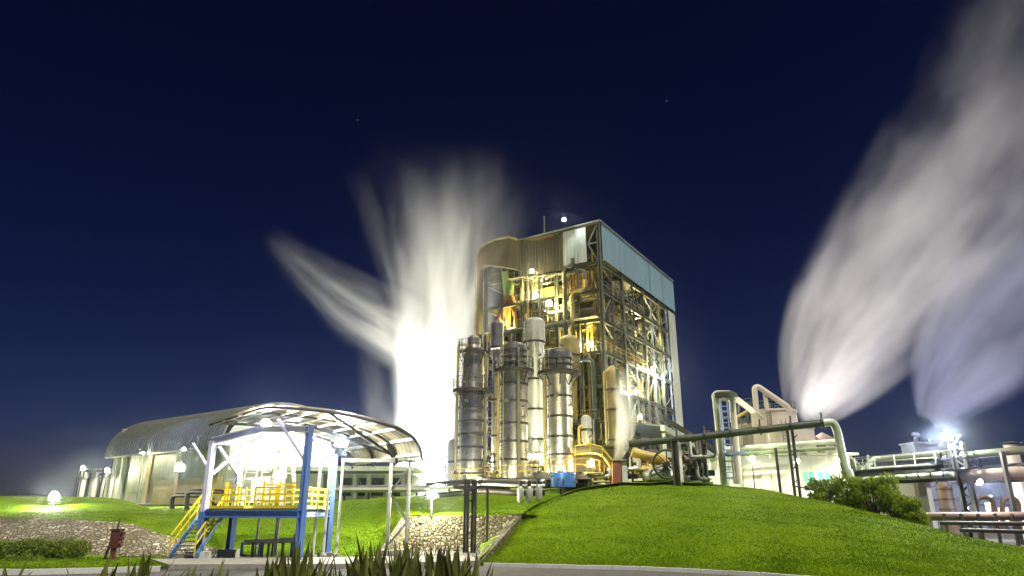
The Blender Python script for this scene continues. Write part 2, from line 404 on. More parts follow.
# rubble stone revetment in front of the left lawn
rv = []
for px, pt, Yt in [(-260, 519, 46), (-100, 518.5, 44), (0, 518, 43), (101, 521, 42), (132, 525, 42), (167, 536, 41), (218, 550.2, 39.5)]:
    t = P(px, pt, Yt); t.z += .04; b_ = G(px, 556, -.02); rv.append([b_, b_.lerp(t, .5) + Vector((0, 0, .12)), t])
rvg = loft(rv, 90, 16, .05); o = grid_obj('stone_revetment', rvg, 'stone')
del o['kind']; tag(o, 'sloping rubble stone revetment below the lawn behind the clipped hedge', 'stone wall')
# vertical rubble wall with wing walls, notch under the pipe deck
t = thing('retaining_wall', 'rubble stone retaining wall with sloping sides behind the two dark pipe posts', 'stone wall', P(460, 556, 44.6))
def slab(mb, a, b, h0, h1, th):
    a, b = Vector(a), Vector(b); n_ = (b - a).cross(UZ).normalized() * th
    vs = [a, b, b + n_, a + n_]; vs = [Vector((v.x, v.y, -.05)) for v in vs] + [Vector((a.x, a.y, h0)), Vector((b.x, b.y, h1)), Vector((b.x + n_.x, b.y + n_.y, h1)), Vector((a.x + n_.x, a.y + n_.y, h0))]
    return mb.add(vs, [(0, 3, 2, 1), (4, 5, 6, 7), (0, 1, 5, 4), (1, 2, 6, 5), (2, 3, 7, 6), (3, 0, 4, 7)])
wl, wr = P(403, 516.5, 44.8), P(524, 514.5, 45.5)
fl, fr = P(378, 557, 39), P(482, 561, 33.4)
mb = slab(MB(), wl, wr, wl.z, wr.z, .5); mb.build('face_wall', 'stone', t, False)
mb = slab(MB(), fl, wl, .15, wl.z + .05, .4); mb.build('wing_wall', 'stone', t, False)
mb = slab(MB(), wr, fr, wr.z + .08, .12, .4); mb.build('wing_wall', 'stone', t, False)

# lawn strip by the hedge, kerb, road verge, pads
def prism(name, pts, z0, z1, m, kind=None, parent=None):
    mb = MB(); n = len(pts); mb.add([(p[0], p[1], z0) for p in pts] + [(p[0], p[1], z1) for p in pts],
        [tuple(range(n))[::-1], tuple(range(n, 2 * n))] + [(i, (i + 1) % n, n + (i + 1) % n, n + i) for i in range(n)])
    o = mb.build(name, m, parent, False)
    if kind: o['kind'] = kind
    return o
strip = [G(-260, 571), G(30, 572), G(110, 570), G(158, 568.5), G(172, 565), G(150, 560), G(100, 556), G(-260, 556)]
prism('lawn_strip', strip, -.04, .06, 'grass', 'structure')
gz = np.zeros((41, 13, 3))
for i in range(41):
    for j in range(13):
        p = G(-255 + 420 * i / 40, 571 - 12 * j / 12 - (2.5 if i > 38 else 0)); gz[i, j] = (p.x, p.y, .075 + .03 * math.sin(p.x * 2) * math.sin(p.y * 3))
kb = MB(); pr = None
kl = [G(-260, 572.5), G(30, 573.5), G(110, 571.5), G(160, 570)]
for a, b in zip(kl, kl[1:]): kb.bar(a + UZ * .05, b + UZ * .05, .16, .2)
kl = [G(484, 565.2), G(560, 567), G(640, 569), G(700, 571.8), G(760, 575.3), G(850, 582), G(1024, 593), G(1350, 615)]
kr = MB()
for a, b in zip(kl, kl[1:]):
    n_ = max(1, int((b - a).length / 1.1))
    for i in range(n_):
        kr.bar(a.lerp(b, (i + .015) / n_) + UZ * .0, a.lerp(b, (i + .985) / n_) + UZ * (.0 + random.uniform(-.01, .01)), .16, .2)
kb.v += []; b0 = len(kb.v); kb.v += kr.v; kb.f += [tuple(i + b0 for i in q) for q in kr.f]
kb.build('kerb', 'white', None, False)['kind'] = 'structure'
prism('path', [G(168, 568.5), G(345, 568), G(480, 564.5), G(470, 559), G(390, 560), G(150, 562.5)], -.045, .16, 'concrete', 'structure')
prism('road', [G(-300, 600), G(1500, 640), G(1350, 616), G(850, 583), G(640, 570), G(484, 566.2), G(300, 568.5), G(165, 571), G(30, 574.5), G(-300, 574)], -.048, -.03, 'asphalt', 'structure')

# ------------------------------------------------------------------ grass blades on the lawns
def blades(name, grids, label, hh=.07):
    V = []; 
    for gr, n in grids:
        nu, nv = gr.shape[0] - 1, gr.shape[1] - 1
        # area weighted by projected closeness
        a = RNG.random(n) * nu; b = RNG.random(n) ** 1.1 * nv
        i = a.astype(int); j = b.astype(int); u = (a - i)[:, None]; w = (b - j)[:, None]
        p = gr[i, j] * (1 - u) * (1 - w) + gr[i + 1, j] * u * (1 - w) + gr[i, j + 1] * (1 - u) * w + gr[i + 1, j + 1] * u * w
        V.append(p)
    p = np.concatenate(V); n = len(p)
    th = RNG.random(n) * 2 * PI; wd = RNG.uniform(.015, .035, n); h = RNG.uniform(.5, 1.25, n) * hh
    dx = np.stack([np.cos(th) * wd, np.sin(th) * wd, np.zeros(n)], 1)
    tip = p + np.stack([RNG.normal(0, .05, n), RNG.normal(0, .05, n), h], 1)
    p = p - np.array([0, 0, .01])
    vs = np.empty((n * 3, 3)); vs[0::3] = p - dx; vs[1::3] = p + dx; vs[2::3] = tip
    me = bpy.data.meshes.new(name); me.vertices.add(n * 3); me.vertices.foreach_set('co', vs.ravel())
    me.loops.add(n * 3); me.loops.foreach_set('vertex_index', np.arange(n * 3, dtype=np.int32))
    me.polygons.add(n); me.polygons.foreach_set('loop_start', np.arange(0, n * 3, 3, dtype=np.int32)); me.update(calc_edges=True)
    me.materials.append(M['blade']); o = bpy.data.objects.new(name, me); COL.objects.link(o)
    return tag(o, label, 'grass', None, 'stuff')
blades('grass', [(mound[:, :47], 130000), (lawn[:, :45], 60000), (berm, 12000), (gz, 22000)], 'short green grass growing over the mound and lawns')

# ------------------------------------------------------------------ lamps
def lamp(label, pos, power, col=(1, .93, .74), size=.28, aim=(0, -1, -.25), pole=None, glow=60., off=.3, rad=.1, kind='floodlight', group=None, spot=None):
    pos = Vector(pos); a = Vector(aim).normalized()
    t = thing(kind, label, 'lamp', (pos.x, pos.y, pole if pole is not None else pos.z), group)
    s = a.cross(UZ).normalized() if abs(a.z) < .95 else Vector((1, 0, 0)); u = s.cross(a)
    MB().tube([pos - a * size * .9, pos - a * size * .6, pos - a * .02, pos], [size * .35, size * .7, size * 1.1, size * 1.15], 18).build('housing', 'dark', t)
    MB().tube([pos + a * .004, pos + a * .05, pos + a * (.05 + size * .25)], [size * .8, size * .75, size * .25], 18).build('lens', emis(tuple(col), glow), t)
    br = MB(); br.bar(pos - s * size * 1.15 - a * .1, pos - s * size * 1.15 - a * .1 - UZ * size, .05); br.bar(pos + s * size * 1.15 - a * .1, pos + s * size * 1.15 - a * .1 - UZ * size, .05)
    br.bar(pos - s * size * 1.15 - a * .1 - UZ * size, pos + s * size * 1.15 - a * .1 - UZ * size, .05); br.build('bracket', 'dark', t, False)
    if pole is not None: MB().tube([(pos.x - a.x * .1, pos.y - a.y * .1, pole), pos - a * .1 - UZ * size], .07, 8).build('pole', 'dark', t)
    if power:
        ld = bpy.data.lights.new('lamp_light', 'SPOT' if spot else 'POINT')
        if spot: ld.spot_size = math.radians(spot); ld.spot_blend = .6
        ld.energy = power; ld.color = col; ld.shadow_soft_size = rad
        lo = bpy.data.objects.new('lamp_light', ld); COL.objects.link(lo); lo.parent = t; lo.location = pos + a * off - t.location
        if spot: lo.rotation_euler = a.to_track_quat('-Z', 'Y').to_euler()
    return t

# ------------------------------------------------------------------ the process building
ZB = 4.1
bld = thing('process_building', 'tall open steel frame process building with light blue cladding on its top storey', 'building', B(0, 0, ZB), None)
LL = [0, 6.5, 12.0, 18.0]; RR = [0, 7.2, 15.2, 22.2, 29.4]
LV = [8.5, 12.8, 17.2, 21.6, 25.8, 29.9, 33.7]
for l in LL:
    for r in RR:
        top = 39.2 if r < 29 else 39.4
        MB().ibar(B(l, r, ZB), B(l, r, top), .44, .44).build('column', 'frame', bld, False)
for l in (3.3, 9.2, 15.2): MB().ibar(B(l, .0, ZB), B(l, .0, 33.6), .28, .28).build('column', 'frame', bld, False)
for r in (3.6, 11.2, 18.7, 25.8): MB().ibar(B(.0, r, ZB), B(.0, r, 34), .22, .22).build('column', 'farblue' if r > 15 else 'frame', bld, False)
for z in LV:
    for r in RR: MB().ibar(B(0, r, z), B(18, r, z), .3, .4).build('beam', 'frame', bld, False)
    for l in LL: MB().ibar(B(l, 0, z - .01), B(l, 29.4, z - .01), .3, .48).build('beam', 'frame', bld, False)
for i, z in enumerate(LV):
    mb = MB()
    for a in range(3):
        for b in range(4):
            if b < 2 and random.random() < .75 or b >= 2 and random.random() < .4:
                c = B((LL[a] + LL[a + 1]) / 2, (RR[b] + RR[b + 1]) / 2, z + .27); mb.box(c, (LL[a + 1] - LL[a] - .1, RR[b + 1] - RR[b] - .1, .06), (BL, BR, UZ))
    if i in (1, 4): mb.box(B(9, -.6, z + .28), (17.5, 1.3, .06), (BL, BR, UZ))
    if mb.v: mb.build('floor_deck', 'grate', bld, False)
    mb = MB(); yy = -1.2 if i in (1, 4) else .1; rail(mb, [B(17.5, yy, z + .3), B(.4, yy, z + .3)], 1.1, .022, 1.6)
    if i < 6: rail(mb, [B(-.1, .5, z + .3), B(-.1, 7.0, z + .3)], 1.1, .03, 1.6); rail(mb, [B(-.1, 7.4, z + .3), B(-.1, 15, z + .3)], 1.1, .03, 1.6)
    mb.build('handrail', 'yellow_pipe' if i in (1, 3) else 'frame_pale', bld, False)
# bracing of the right hand face
for bi in range(4):
    for i in range(len(LV) - 1):
        r0, r1, z0, z1 = RR[bi], RR[bi + 1], LV[i], LV[i + 1]
        rm = (r0 + r1) / 2
        if bi == 3:
            MB().bar(B(.02, r0, z0), B(.02, r1, z1), .1).build('brace', 'frame_pale', bld, False)
        elif i % 2 == bi % 2 and i % 3:
            mb = MB(); mb.bar(B(.03, r0, z0), B(.03, rm, z1), .1); mb.bar(B(.03, r1, z0), B(.03, rm, z1), .1); mb.build('brace', 'frame_pale', bld, False)
        else:
            MB().bar(B(.03, r0, z1), B(.03, r1, z0), .12).build('brace', 'frame_pale', bld, False)
for r, z0, z1 in ((15.2, 29.9, 33.6), (22.2, 25.8, 33.6), (22.2, 17.2, 25.8), (15.2, 21.6, 29.9), (15.2, 12.8, 21.6)):
    for a, b in ((0, 1), (1, 2), (2, 3)):
        MB().bar(B(LL[a], r, z0 if a % 2 else z1), B(LL[b], r, z1 if a % 2 else z0), .2).build('brace', 'frame', bld, False)
# cladding of the top storey
c = corrugated(B(-.35, 29.8, 34.2), -BR, 29.6, 5.3, .6, .05); c.build('cladding_panel', 'cladblue', bld, False, 'light blue sheet cladding along the right hand top storey')
c = corrugated(B(5.2, -.35, 34.0), -BL, 3.5, 5.0, .45, .06); c.build('cladding_panel', 'cladwhite', bld, False, 'off white sheet cladding near the top corner')
c = corrugated(B(12.4, -.34, 33.6), -BL, 7.1, 5.1, .45, .06); c.build('cladding_panel', 'cladbrown', bld, False, 'rust brown sheet cladding')
c = corrugated(B(18.3, 29.7, 24), -BL, 18.4, 15.2, .6, .05); c.build('cladding_panel', 'cladwhite', bld, False, 'rear sheet cladding')
c = corrugated(B(18.35, -.2, 34.2), BR, 29.6, 4.9, .6, .05); c.build('cladding_panel', 'cladbrown', bld, False, 'rear side sheet cladding')
c = corrugated(B(-.3, 29.6, 12.0), -BR, 3.4, 21.6, .45, .06); c.build('cladding_panel', 'cladwhite', bld, False, 'pale upright cladding strip at the far edge')
mb = MB()
for r in (6.2, 12.1, 18, 23.9): mb.bar(B(-.41, r, 34.3), B(-.41, r, 39.4), .03, .04)
mb.build('cladding_seam', 'frame_pale', bld, False)
mb = MB(); mb.box(B(9, 14.8, 39.35), (18.6, 30, .2), (BL, BR, UZ)); mb.build('roof', 'cladbrown', bld, False)
mb = MB(); mb.bar(B(-.42, -.4, 39.53), B(-.42, 29.9, 39.6), .18, .16); mb.bar(B(-.4, -.42, 39.52), B(12.4, -.42, 39.3), .18, .16); mb.build('roof_trim', 'frame_pale', bld, False)
mb = MB(); mb.bar(B(.3, 0, 34), B(1.6, 0, 36.6), .16); mb.bar(B(1.6, 0, 36.6), B(.3, 0, 39), .16); mb.bar(B(.1, 0, 36.6), B(1.6, 0, 36.6), .18); mb.build('brace', 'frame', bld, False)
# brown curved exhaust duct at the top corner
out = [(11.8, 38.9), (13.2, 39.6), (15.5, 39.7), (17.2, 39.4), (18.2, 38.8), (18.7, 37.9), (18.8, 36.6), (18.75, 9), (18.25, 9), (18.25, 35.6), (17.7, 36.0), (17.2, 36.2), (14.5, 35.4), (11.8, 34.4)]
mb = MB(); n = len(out); mb.add([B(l, -.5, z) for l, z in out] + [B(l, -1.5, z) for l, z in out], [tuple(range(n)), tuple(range(n, 2 * n))[::-1]] + [(i, n + i, n + (i + 1) % n, (i + 1) % n) for i in range(n)])
for z in range(11, 35, 4): mb.box(B(18.5, -1, z), (.66, 1.15, .18), (BL, BR, UZ))
mb.build('exhaust_duct', 'cladbrown', bld, False)
mb = MB()
for (l0, z0), (l1, z1) in zip(out[:7], out[1:8]): mb.bar(B(l0, -1.52, z0), B(l1, -1.52, z1), .12, .3)
mb.build('duct_rim_light', 'rimlight', bld, False)  # paler bars stand in for rim light along the duct edge
if True:      # roof mast
    MB().tube([B(8.2, -.1, 39.4), B(8.2, -.1, 42.2)], .1, 8).build('mast', 'frame', bld)
# boiler casing in the middle of the frame, ribbed
mb = MB(); mb.box(B(8.6, 8.2, 22.5), (12.0, 8.6, 21), (BL, BR, UZ))
for z in np.arange(13, 33, 1.5): mb.box(B(8.6, 8.2, z), (12.3, 8.9, .22), (BL, BR, UZ))
mb.build('boiler_casing', 'ochre', bld, False)
for k in range(11):
    l = 1.2 + k * .48; m_ = ['orange', 'yellow_pipe', 'ochre'][k % 3]
    MB().tube([B(l, 2.4, 29.6), B(l, 2.4, 33.9)], .2, 8).build('boiler_tube', m_, bld)
# process pipes in the frame
def rp(): return random.choice(['yellow_pipe', 'ochre', 'green', 'stainless', 'frame', 'dark', 'frame', 'ochre', 'steel', 'greenpipe', 'yellow_pipe'])
for k in range(88):
    l, r = random.uniform(.6, 17.4), random.uniform(-.5, 3.2)
    if k > 62: l, r = random.uniform(.5, 3), random.uniform(4, 26)
    z0 = random.choice([ZB, 6, 9, 13, 17]); z1 = random.choice(LV[2:]) + random.uniform(-1.2, 2.)
    if z1 < z0 + 4: z1 = z0 + 6
    rad = random.choice([.09, .12, .16, .22, .3])
    e = random.uniform(-3.5, 3.5)
    pts = [B(l, r, z0), B(l, r, z1), B(min(17.6, max(.3, l + e)), r, z1), B(min(17.6, max(.3, l + e)), r, z1 + random.uniform(.8, 3))]
    mb = MB().tube(bend(pts, rad * 3, 4), rad, 8)
    for z in np.arange(z0 + 1.2, z1 - 1, random.uniform(2, 4)): mb.tube([B(l, r, z), B(l, r, z + .09)], rad * 1.35, 8)
    mb.build('riser_pipe', rp(), bld)
for k in range(58):
    z = random.choice(LV[:6]) + random.uniform(.5, 3.4); r = random.uniform(-.5, 3.4); l0 = random.uniform(.5, 9); l1 = l0 + random.uniform(3, 8.5); l1 = min(l1, 17.6); rad = random.choice([.08, .11, .16, .24])
    pts = [B(l0, r, z + random.choice([-2, 2.])), B(l0, r, z), B(l1, r, z), B(l1, r, z + random.choice([-2, 2., -1]))]
    MB().tube(bend(pts, rad * 3, 4), rad, 8).build('cross_pipe', rp(), bld)
for k in range(30):
    z = random.choice(LV[:5]) + random.uniform(.5, 3.4); l = random.uniform(.3, 4); r0 = random.uniform(1, 14); r1 = min(28, r0 + random.uniform(5, 13)); rad = random.choice([.1, .16, .24])
    MB().tube(bend([B(l, r0, z - 2), B(l, r0, z), B(l, r1, z), B(l, r1, z + 2)], rad * 3, 4), rad, 8).build('cross_pipe', rp(), bld)
# forked chute, upper left bay
mb = MB(); c0 = B(14.6, .6, 0)
mb.tube([c0 + UZ * 35, c0 + UZ * 31.5], [1.0, .8], 14); mb.build('chute', 'green', bld)
mb = MB(); mb.tube([c0 + UZ * 32.2, B(16.3, .6, 27.5), B(16.5, .6, 24.2)], [.7, .5, .5], 12); mb.tube([c0 + UZ * 32.2, B(13.2, .6, 28.5), B(13.2, .6, 26)], [.6, .4, .4], 12); mb.build('chute', 'orange', bld, True, 'orange forked leg of the chute')
mb = MB(); mb.tube(bend([B(16.2, -.2, 24.6), B(13.6, -.2, 24.4), B(13.3, -.2, 20.5)], 1.2), .38, 10); mb.build('chute', 'yellow_pipe', bld)
# stairs in the second bay of the right face
for i in range(len(LV) - 1):
    z0, z1 = LV[i] + .3, LV[i + 1] + .3; r0, r1 = (8.2, 14.2) if i % 2 == 0 else (14.2, 8.2)
    mb = MB(); mb.bar(B(.9, r0, z0), B(.9, r1, z1), .08, .25); mb.bar(B(2.0, r0, z0), B(2.0, r1, z1), .08, .25)
    for k in range(1, 16): 
        t_ = k / 16; mb.box(B(1.45, r0 + (r1 - r0) * t_, z0 + (z1 - z0) * t_), (1.05, .26, .04), (BL, BR, UZ))
    for s_ in (.9, 2.0):
        mb.bar(B(s_, r0, z0 + 1), B(s_, r1, z1 + 1), .06)
        for k in range(0, 6): t_ = k / 5; q = B(s_, r0 + (r1 - r0) * t_, z0 + (z1 - z0) * t_); mb.bar(q, q + UZ, .05)
    mb.build('stair_flight', 'frame_pale', bld, False)
# low annex in front of the right hand face, with a pale roof beam
t = thing('annex_shed', 'low cream process annex leaning on the foot of the tall frame building', 'building', B(-3.5, 12, ZB))
mb = MB(); mb.box(B(-3.0, 16, 6.6), (5.6, 25, 5.6), (BL, BR, UZ)); mb.build('wall', 'whitewall', t, False)
mb = MB(); mb.bar(B(-6.2, 2.5, 11.9), B(-6.2, 29.8, 9.3), .5, .7); mb.build('roof_beam', 'palegreen', t, False); MB().bar(B(-6.1, 2.5, 13.2), B(-6.1, 30, 10.6), .35, .6).build('roof_beam', 'greenpipe', t, False)
mb = MB(); vs = [B(-6.1, 2.6, 12.3), B(-6.1, 29.7, 9.6), B(-.6, 29.7, 10.4), B(-.6, 2.6, 13.1)]; mb.add(vs + [v - UZ * .2 for v in vs], [(0, 1, 2, 3), (7, 6, 5, 4), (0, 4, 5, 1), (1, 5, 6, 2), (2, 6, 7, 3), (3, 7, 4, 0)]); mb.build('roof', 'frame', t, False)
for k, r in enumerate((3, 9.5, 16, 22.5, 29.4)):
    MB().ibar(B(-6.15, r, ZB), B(-6.15, r, 11.6 - .095 * r), .4, .4).build('post', 'palegreen' if k % 2 == 0 else 'frame', t, False)
for k in range(5):
    r = 5 + k * 5; MB().box(B(-5.83, r, 7.2), (.08, 2.6, 2.8), (BL, BR, UZ)).build('opening', 'darkopen', t, False)

# ------------------------------------------------------------------ columns and vessels
def deck(name, label, c0, c1, dep, z, th=.6, legs=3, mid=None):
    a, b = Vector((c0[0], c0[1], z)), Vector((c1[0], c1[1], z)); ux = (b - a).normalized(); uy = Vector((-ux.y, ux.x, 0)); L = (b - a).length
    t = thing(name, label, 'platform', ((a + b) / 2 + uy * dep / 2)[:2] + (ZB,))
    MB().box((a + b) / 2 + uy * dep / 2, (L, dep, .1), (ux, uy, UZ)).build('floor_plate', 'grate', t, False)
    mb = MB()
    for o in (0, dep): mb.ibar(a + uy * o - UZ * .22, b + uy * o - UZ * .22, .2, th)
    for k in range(4): q = a.lerp(b, k / 3); mb.ibar(q + uy * .12 - UZ * .22, q + uy * (dep - .12) - UZ * .22, .18, th * .9)
    mb.build('edge_beam', 'dark', t, False)
    mb = MB(); rail(mb, [a + uy * dep + UZ * .05, a + UZ * .05, b + UZ * .05, b + uy * dep + UZ * .05], 1.1, .028, 1.3); mb.build('handrail', 'yellow_pipe', t, False)
    for o in (.3, dep - .3):
        for k in range(legs):
            q = a.lerp(b, (k + .08) / (legs - .84)) + uy * o; zz = 3. if q.y < 64 else ZB
            MB().bar((q.x, q.y, 2.6), (q.x, q.y, z - .4), .25).build('leg', 'dark', t, False)
    return t
def column(name, label, px, Y, half, ybase, prof, rings=(), plats=(), m='stainless', ringm='dark', ringw=.08, group=None, cat='process column', lad=True, rails=True, pipes=2):
    """prof = list of (py, half width factor) from bottom to top along the pixel rows"""
    b = P(px, ybase, Y); t = thing(name, label, cat, (b.x, b.y, b.z), group)
    def zz(py): return P(px, py, Y).z
    r0 = W(half, P(px, prof[len(prof) // 2][0], Y))
    pr = [(max(.02, r0 * k), zz(py)) for py, k in prof]
    MB().lathe(b, pr, 32).build('shell', m, t)
    def rad(z):
        for (ra, za), (rb, zb) in zip(pr, pr[1:]):
            if za <= z <= zb: return ra + (rb - ra) * (z - za) / max(1e-6, zb - za)
        return pr[-1][0]
    for py in rings:
        z = zz(py); r = rad(z); MB().lathe(b, [(r - .05, z - .1), (r + ringw, z - .1), (r + ringw, z + .1), (r - .05, z + .1)], 32).build('ring', ringm, t, False)
    for py, k in plats:
        z = zz(py); r = rad(z); R_ = r0 * k
        pf = MB(); pf.lathe(b, [(r + .03, z - .25), (R_, z - .25), (R_, z + .06), (r + .03, z + .03)], 28)
        for i in range(8):
            a = 2 * PI * i / 8; d = Vector((math.cos(a), math.sin(a), 0)); c = Vector((b.x, b.y, z))
            pf.bar(c + d * (R_ - .1) - UZ * .1, c + d * r - UZ * 1.2, .09)
        p_ = pf.build('platform', 'dark', t, False)
        if rails:
            rb = MB(); n_ = 18; ring = [Vector((b.x + R_ * .97 * math.cos(2 * PI * i / n_), b.y + R_ * .97 * math.sin(2 * PI * i / n_), z + .05)) for i in range(n_ + 1)]
            rail(rb, ring, 1.1, .022, 3); rb.build('handrail', 'frame', p_, False)
    if lad:
        d = Vector((-.75, -.66, 0)); q = Vector((b.x, b.y, 0)) + d * (max(pr, key=lambda s: s[0])[0] + .25)
        MB_ = MB(); ladder(MB_, (q.x, q.y, pr[0][1]), (q.x, q.y, pr[-1][1] - .5), .5, (d.y, -d.x, 0)); MB_.build('ladder', 'frame_pale', t, False)
    for i in range(4 if half > 9 else 2):
        a = random.uniform(-2.6, -.5); z = pr[0][1] + (pr[-1][1] - pr[0][1]) * random.uniform(.12, .8); r = rad(z); d = Vector((math.cos(a), math.sin(a), 0)); q = Vector((b.x, b.y, z)) + d * (r - .05); s_ = random.choice([.06, .08, .12])
        MB().tube([q, q + d * .32, q + d * .321, q + d * .4], [s_, s_, s_ * 1.6, s_ * 1.6], 12).build('nozzle', 'frame', t)
    for i in range(pipes):
        a = -.9 + i * 1.2 + random.uniform(-.2, .2); d = Vector((math.sin(a), -math.cos(a) * .6 + .2, 0)).normalized(); rr = r0 + .28
        q = Vector((b.x, b.y, 0)) + d * rr; z1 = pr[-2][1] - random.uniform(.2, 3)
        MB().tube(bend([(q.x, q.y, pr[0][1]), (q.x, q.y, z1), (b.x, b.y, z1 + .01)], .4), .11 + .04 * (i % 2), 8).build('side_pipe', ['yellow_pipe', 'frame', 'steel'][i % 3], t)
    return t
column('distillation_column', 'stainless column with many dark stiffening rings and two railed platforms beside the white steam', 471.5, 64, 13.5, 482,
    [(482, 1), (396, 1), (388, .8), (353, .76), (350, .76), (346, .5), (339, .5), (336, .3)], [474, 461, 448, 435, 422, 409, 396], [(391, 1.5), (353, 1.18)], ringw=.22)
column('distillation_column', 'tall stainless column with a banded top section above its platform, left of the pale slim vessel', 514, 63, 13.4, 479,
    [(479, 1), (372, 1), (369, .93), (347, .93), (344, .7), (342, .2)], [460, 442, 424, 402, 385, 364, 358, 352], [(371, 1.5)], ringw=.06)
column('distillation_column', 'stainless column with a wide pale head over its platform, standing at the corner of the deck', 561, 61, 12.2, 473,
    [(473, 1), (375, 1), (371, 1.12), (354, 1.12), (350, .8), (348, .25)], [455, 437, 417, 397, 366, 360], [(373, 1.75)], ringw=.06, pipes=1)
column('process_vessel', 'pale slim vessel with a wide drum head standing behind the stainless columns', 536, 69, 9.5, 478,
    [(478, 1), (345, 1), (343, 1.12), (322, 1.12), (319, .7), (318, .2)], [440, 410, 380, 343], [], 'pale_steel', ringw=.08, pipes=1)
column('process_vessel', 'slender silver vessel with a domed top in front of the brown duct', 496, 68, 6.5, 478,
    [(478, .7), (350, .7), (348, 1), (324, 1), (321, .6), (320, .2)], [348, 400, 436], [], 'stainless', ringw=.08, pipes=1, lad=False)
column('storage_tank', 'small cream tank with a flat lid left of the ringed column', 452, 66, 5.5, 478, [(478, 1), (443, 1), (440, .6), (439, .2)], [462], [], 'pale_steel', cat='tank', pipes=0)
column('process_vessel', 'small white upright vessel above the yellow duct', 587, 62, 5, 446, [(446, .3), (441, 1), (419, 1), (417, .9), (415.5, .5), (415, .2)], [430], [], 'pale_steel', pipes=1, lad=False)
column('process_vessel', 'dull cream drum with a domed lid inside the frame above the wide headed column', 570, 78, 10, 372, [(372, 1), (340, 1), (337, .7), (335, .2)], [356], [], 'ochre', pipes=1, lad=False)
column('process_vessel', 'tall cream vessel behind the steam wisp at the foot of the frame building', 617, 82, 7, 470, [(470, 1), (372, 1), (368, .7), (366, .2)], [440, 410, 390], [], 'ochre', pipes=2, lad=False)
# decks they stand on
deck('deck_platform', 'dark railed deck carrying the wide headed corner column', P(534, 473, 60), P(590, 472, 58), 7, P(560, 472.5, 60).z - .1)
deck('deck_platform', 'dark railed deck under the pale slim vessel and banded column', P(484, 479, 61.5), P(533, 479, 60), 9, P(514, 478.5, 62).z - .1)
deck('deck_platform', 'dark railed deck under the many ringed column', P(447, 483, 62.5), P(483, 483, 61.6), 8, P(470, 482, 64).z - .1)
c = column('storage_tank', 'bright blue tank standing on the grass under the corner deck', 563, 57, 12.5, 487, [(487, 1), (473.5, 1), (473, .97)], [], [], 'bluetank', cat='tank', pipes=0, lad=False)
# three hanging pale cylinders
for k, (px, lab) in enumerate(((520.5, 'pale hanging cylinder under the deck pipe, first from the wall'), (529.5, 'pale hanging cylinder between its two neighbours under the deck pipe'), (539, 'pale hanging cylinder under the deck pipe, nearest the blue tank'))):
    b = P(px, 503 + (k == 2) * -1, 44); t = thing('hanging_filter', lab, 'filter', b, 'filters hanging under the deck')
    z1 = P(px, 489 - (k == 2) * 2, 44).z; r = W(3.4, b)
    MB().lathe(b, [(r * .5, b.z), (r, b.z + .15), (r, z1), (r * .6, z1 + .15)], 16).build('shell', 'pale_steel', t)
    MB().tube([(b.x, b.y, z1), (b.x, b.y, z1 + .5)], .1, 8).build('pipe_stub', 'dark', t)
# pipes from the steam to the filters, on dark posts
t = thing('pipe_rack', 'dark pipe rack on tall twin posts crossing in front of the stone wall', 'pipe rack', G(466, 560))
ya = [P(425, 489.5, 47), P(486, 484, 46), P(519, 486, 44.2), P(545, 485.5, 44.2)]
MB().tube(bend(ya, 1, 3), .09, 10).build('pipe', 'pale_steel', t)
MB().tube(bend([p - UZ * .42 + Vector((0, .3, 0)) for p in ya], 1, 3), .18, 10).build('pipe', 'dark', t)
MB().tube(bend([p + UZ * .36 + Vector((0, .5, 0)) for p in ya], 1, 3), .1, 10).build('pipe', 'dark', t)
for px, Y in ((466.6, 42.5), (474, 42.5)):
    q = P(px, 500, Y); MB().ibar((q.x, q.y, -.05), (q.x, q.y, P(px, 480, Y).z), .24, .24).build('post', 'dark', t, False)
q = P(487.5, 500, 44.2); MB().bar((q.x, q.y, .0), (q.x, q.y, P(488, 485, 44.2).z), .14).build('post', 'dark', t, False)
a_, b_ = P(466.6, 500, 42.5), P(474, 500, 42.5)
for z in (.9, 1.8, 2.7, 3.3): MB().bar((a_.x, a_.y, z), (b_.x, b_.y, z + .25), .1).build('cross_bar', 'dark', t, False)
mb = MB(); mb.bar((a_.x - .8, a_.y, P(470, 487, 42.5).z), (b_.x + .8, b_.y, P(470, 487, 42.5).z), .2); mb.build('cross_bar', 'dark', t, False)
MB().bar((a_.x, a_.y, 3.7), P(470, 485, 46), .14).build('strut', 'dark', t, False)

# ------------------------------------------------------------------ yellow ducts, red box and machinery at the foot of the frame building
t = thing('yellow_duct', 'yellow railed overhead duct bending down beside the orange lamp', 'duct', P(596, 475, 60))
MB().tube(bend([P(573, 452, 60), P(590, 449.5, 60), P(603, 452, 60), P(613, 466, 60)], 1.0), .3, 12).build('duct_body', 'ochre', t)
mb = MB(); pts = [P(575, 446, 59.6), P(590, 443.5, 59.6), P(602, 447, 59.6), P(612, 460, 59.6)]
for q in pts: mb.bar(q, q - UZ * .9, .06)
for a, b in zip(pts, pts[1:]): mb.bar(a, b, .08)
mb.build('handrail', 'yellow', t, False)
t = thing('control_kiosk', 'small red and white kiosk standing at the mound edge below the yellow duct', 'kiosk', P(618, 483, 60))
MB().box(P(616.2, 472, 60), (.7, .7, 1.8)).build('red_panel', 'red', t, False); MB().box(P(624, 472, 60.1), (.45, .7, 2.0)).build('white_panel', 'white', t, False)
MB().box(P(619, 461.5, 60.1), (1.6, 1.0, .12)).build('roof', 'dark', t, False)
t = thing('yellow_wall', 'yellow plant room wall glowing behind the orange lamp', 'building', P(592, 480, 66))
MB().box(P(592, 468, 66), (5.5, .3, 4.2)).build('wall', 'ochre', t, False)
MB().box(P(592, 448, 66), (7, 1.2, .2)).build('roof', 'greenpipe', t, False)
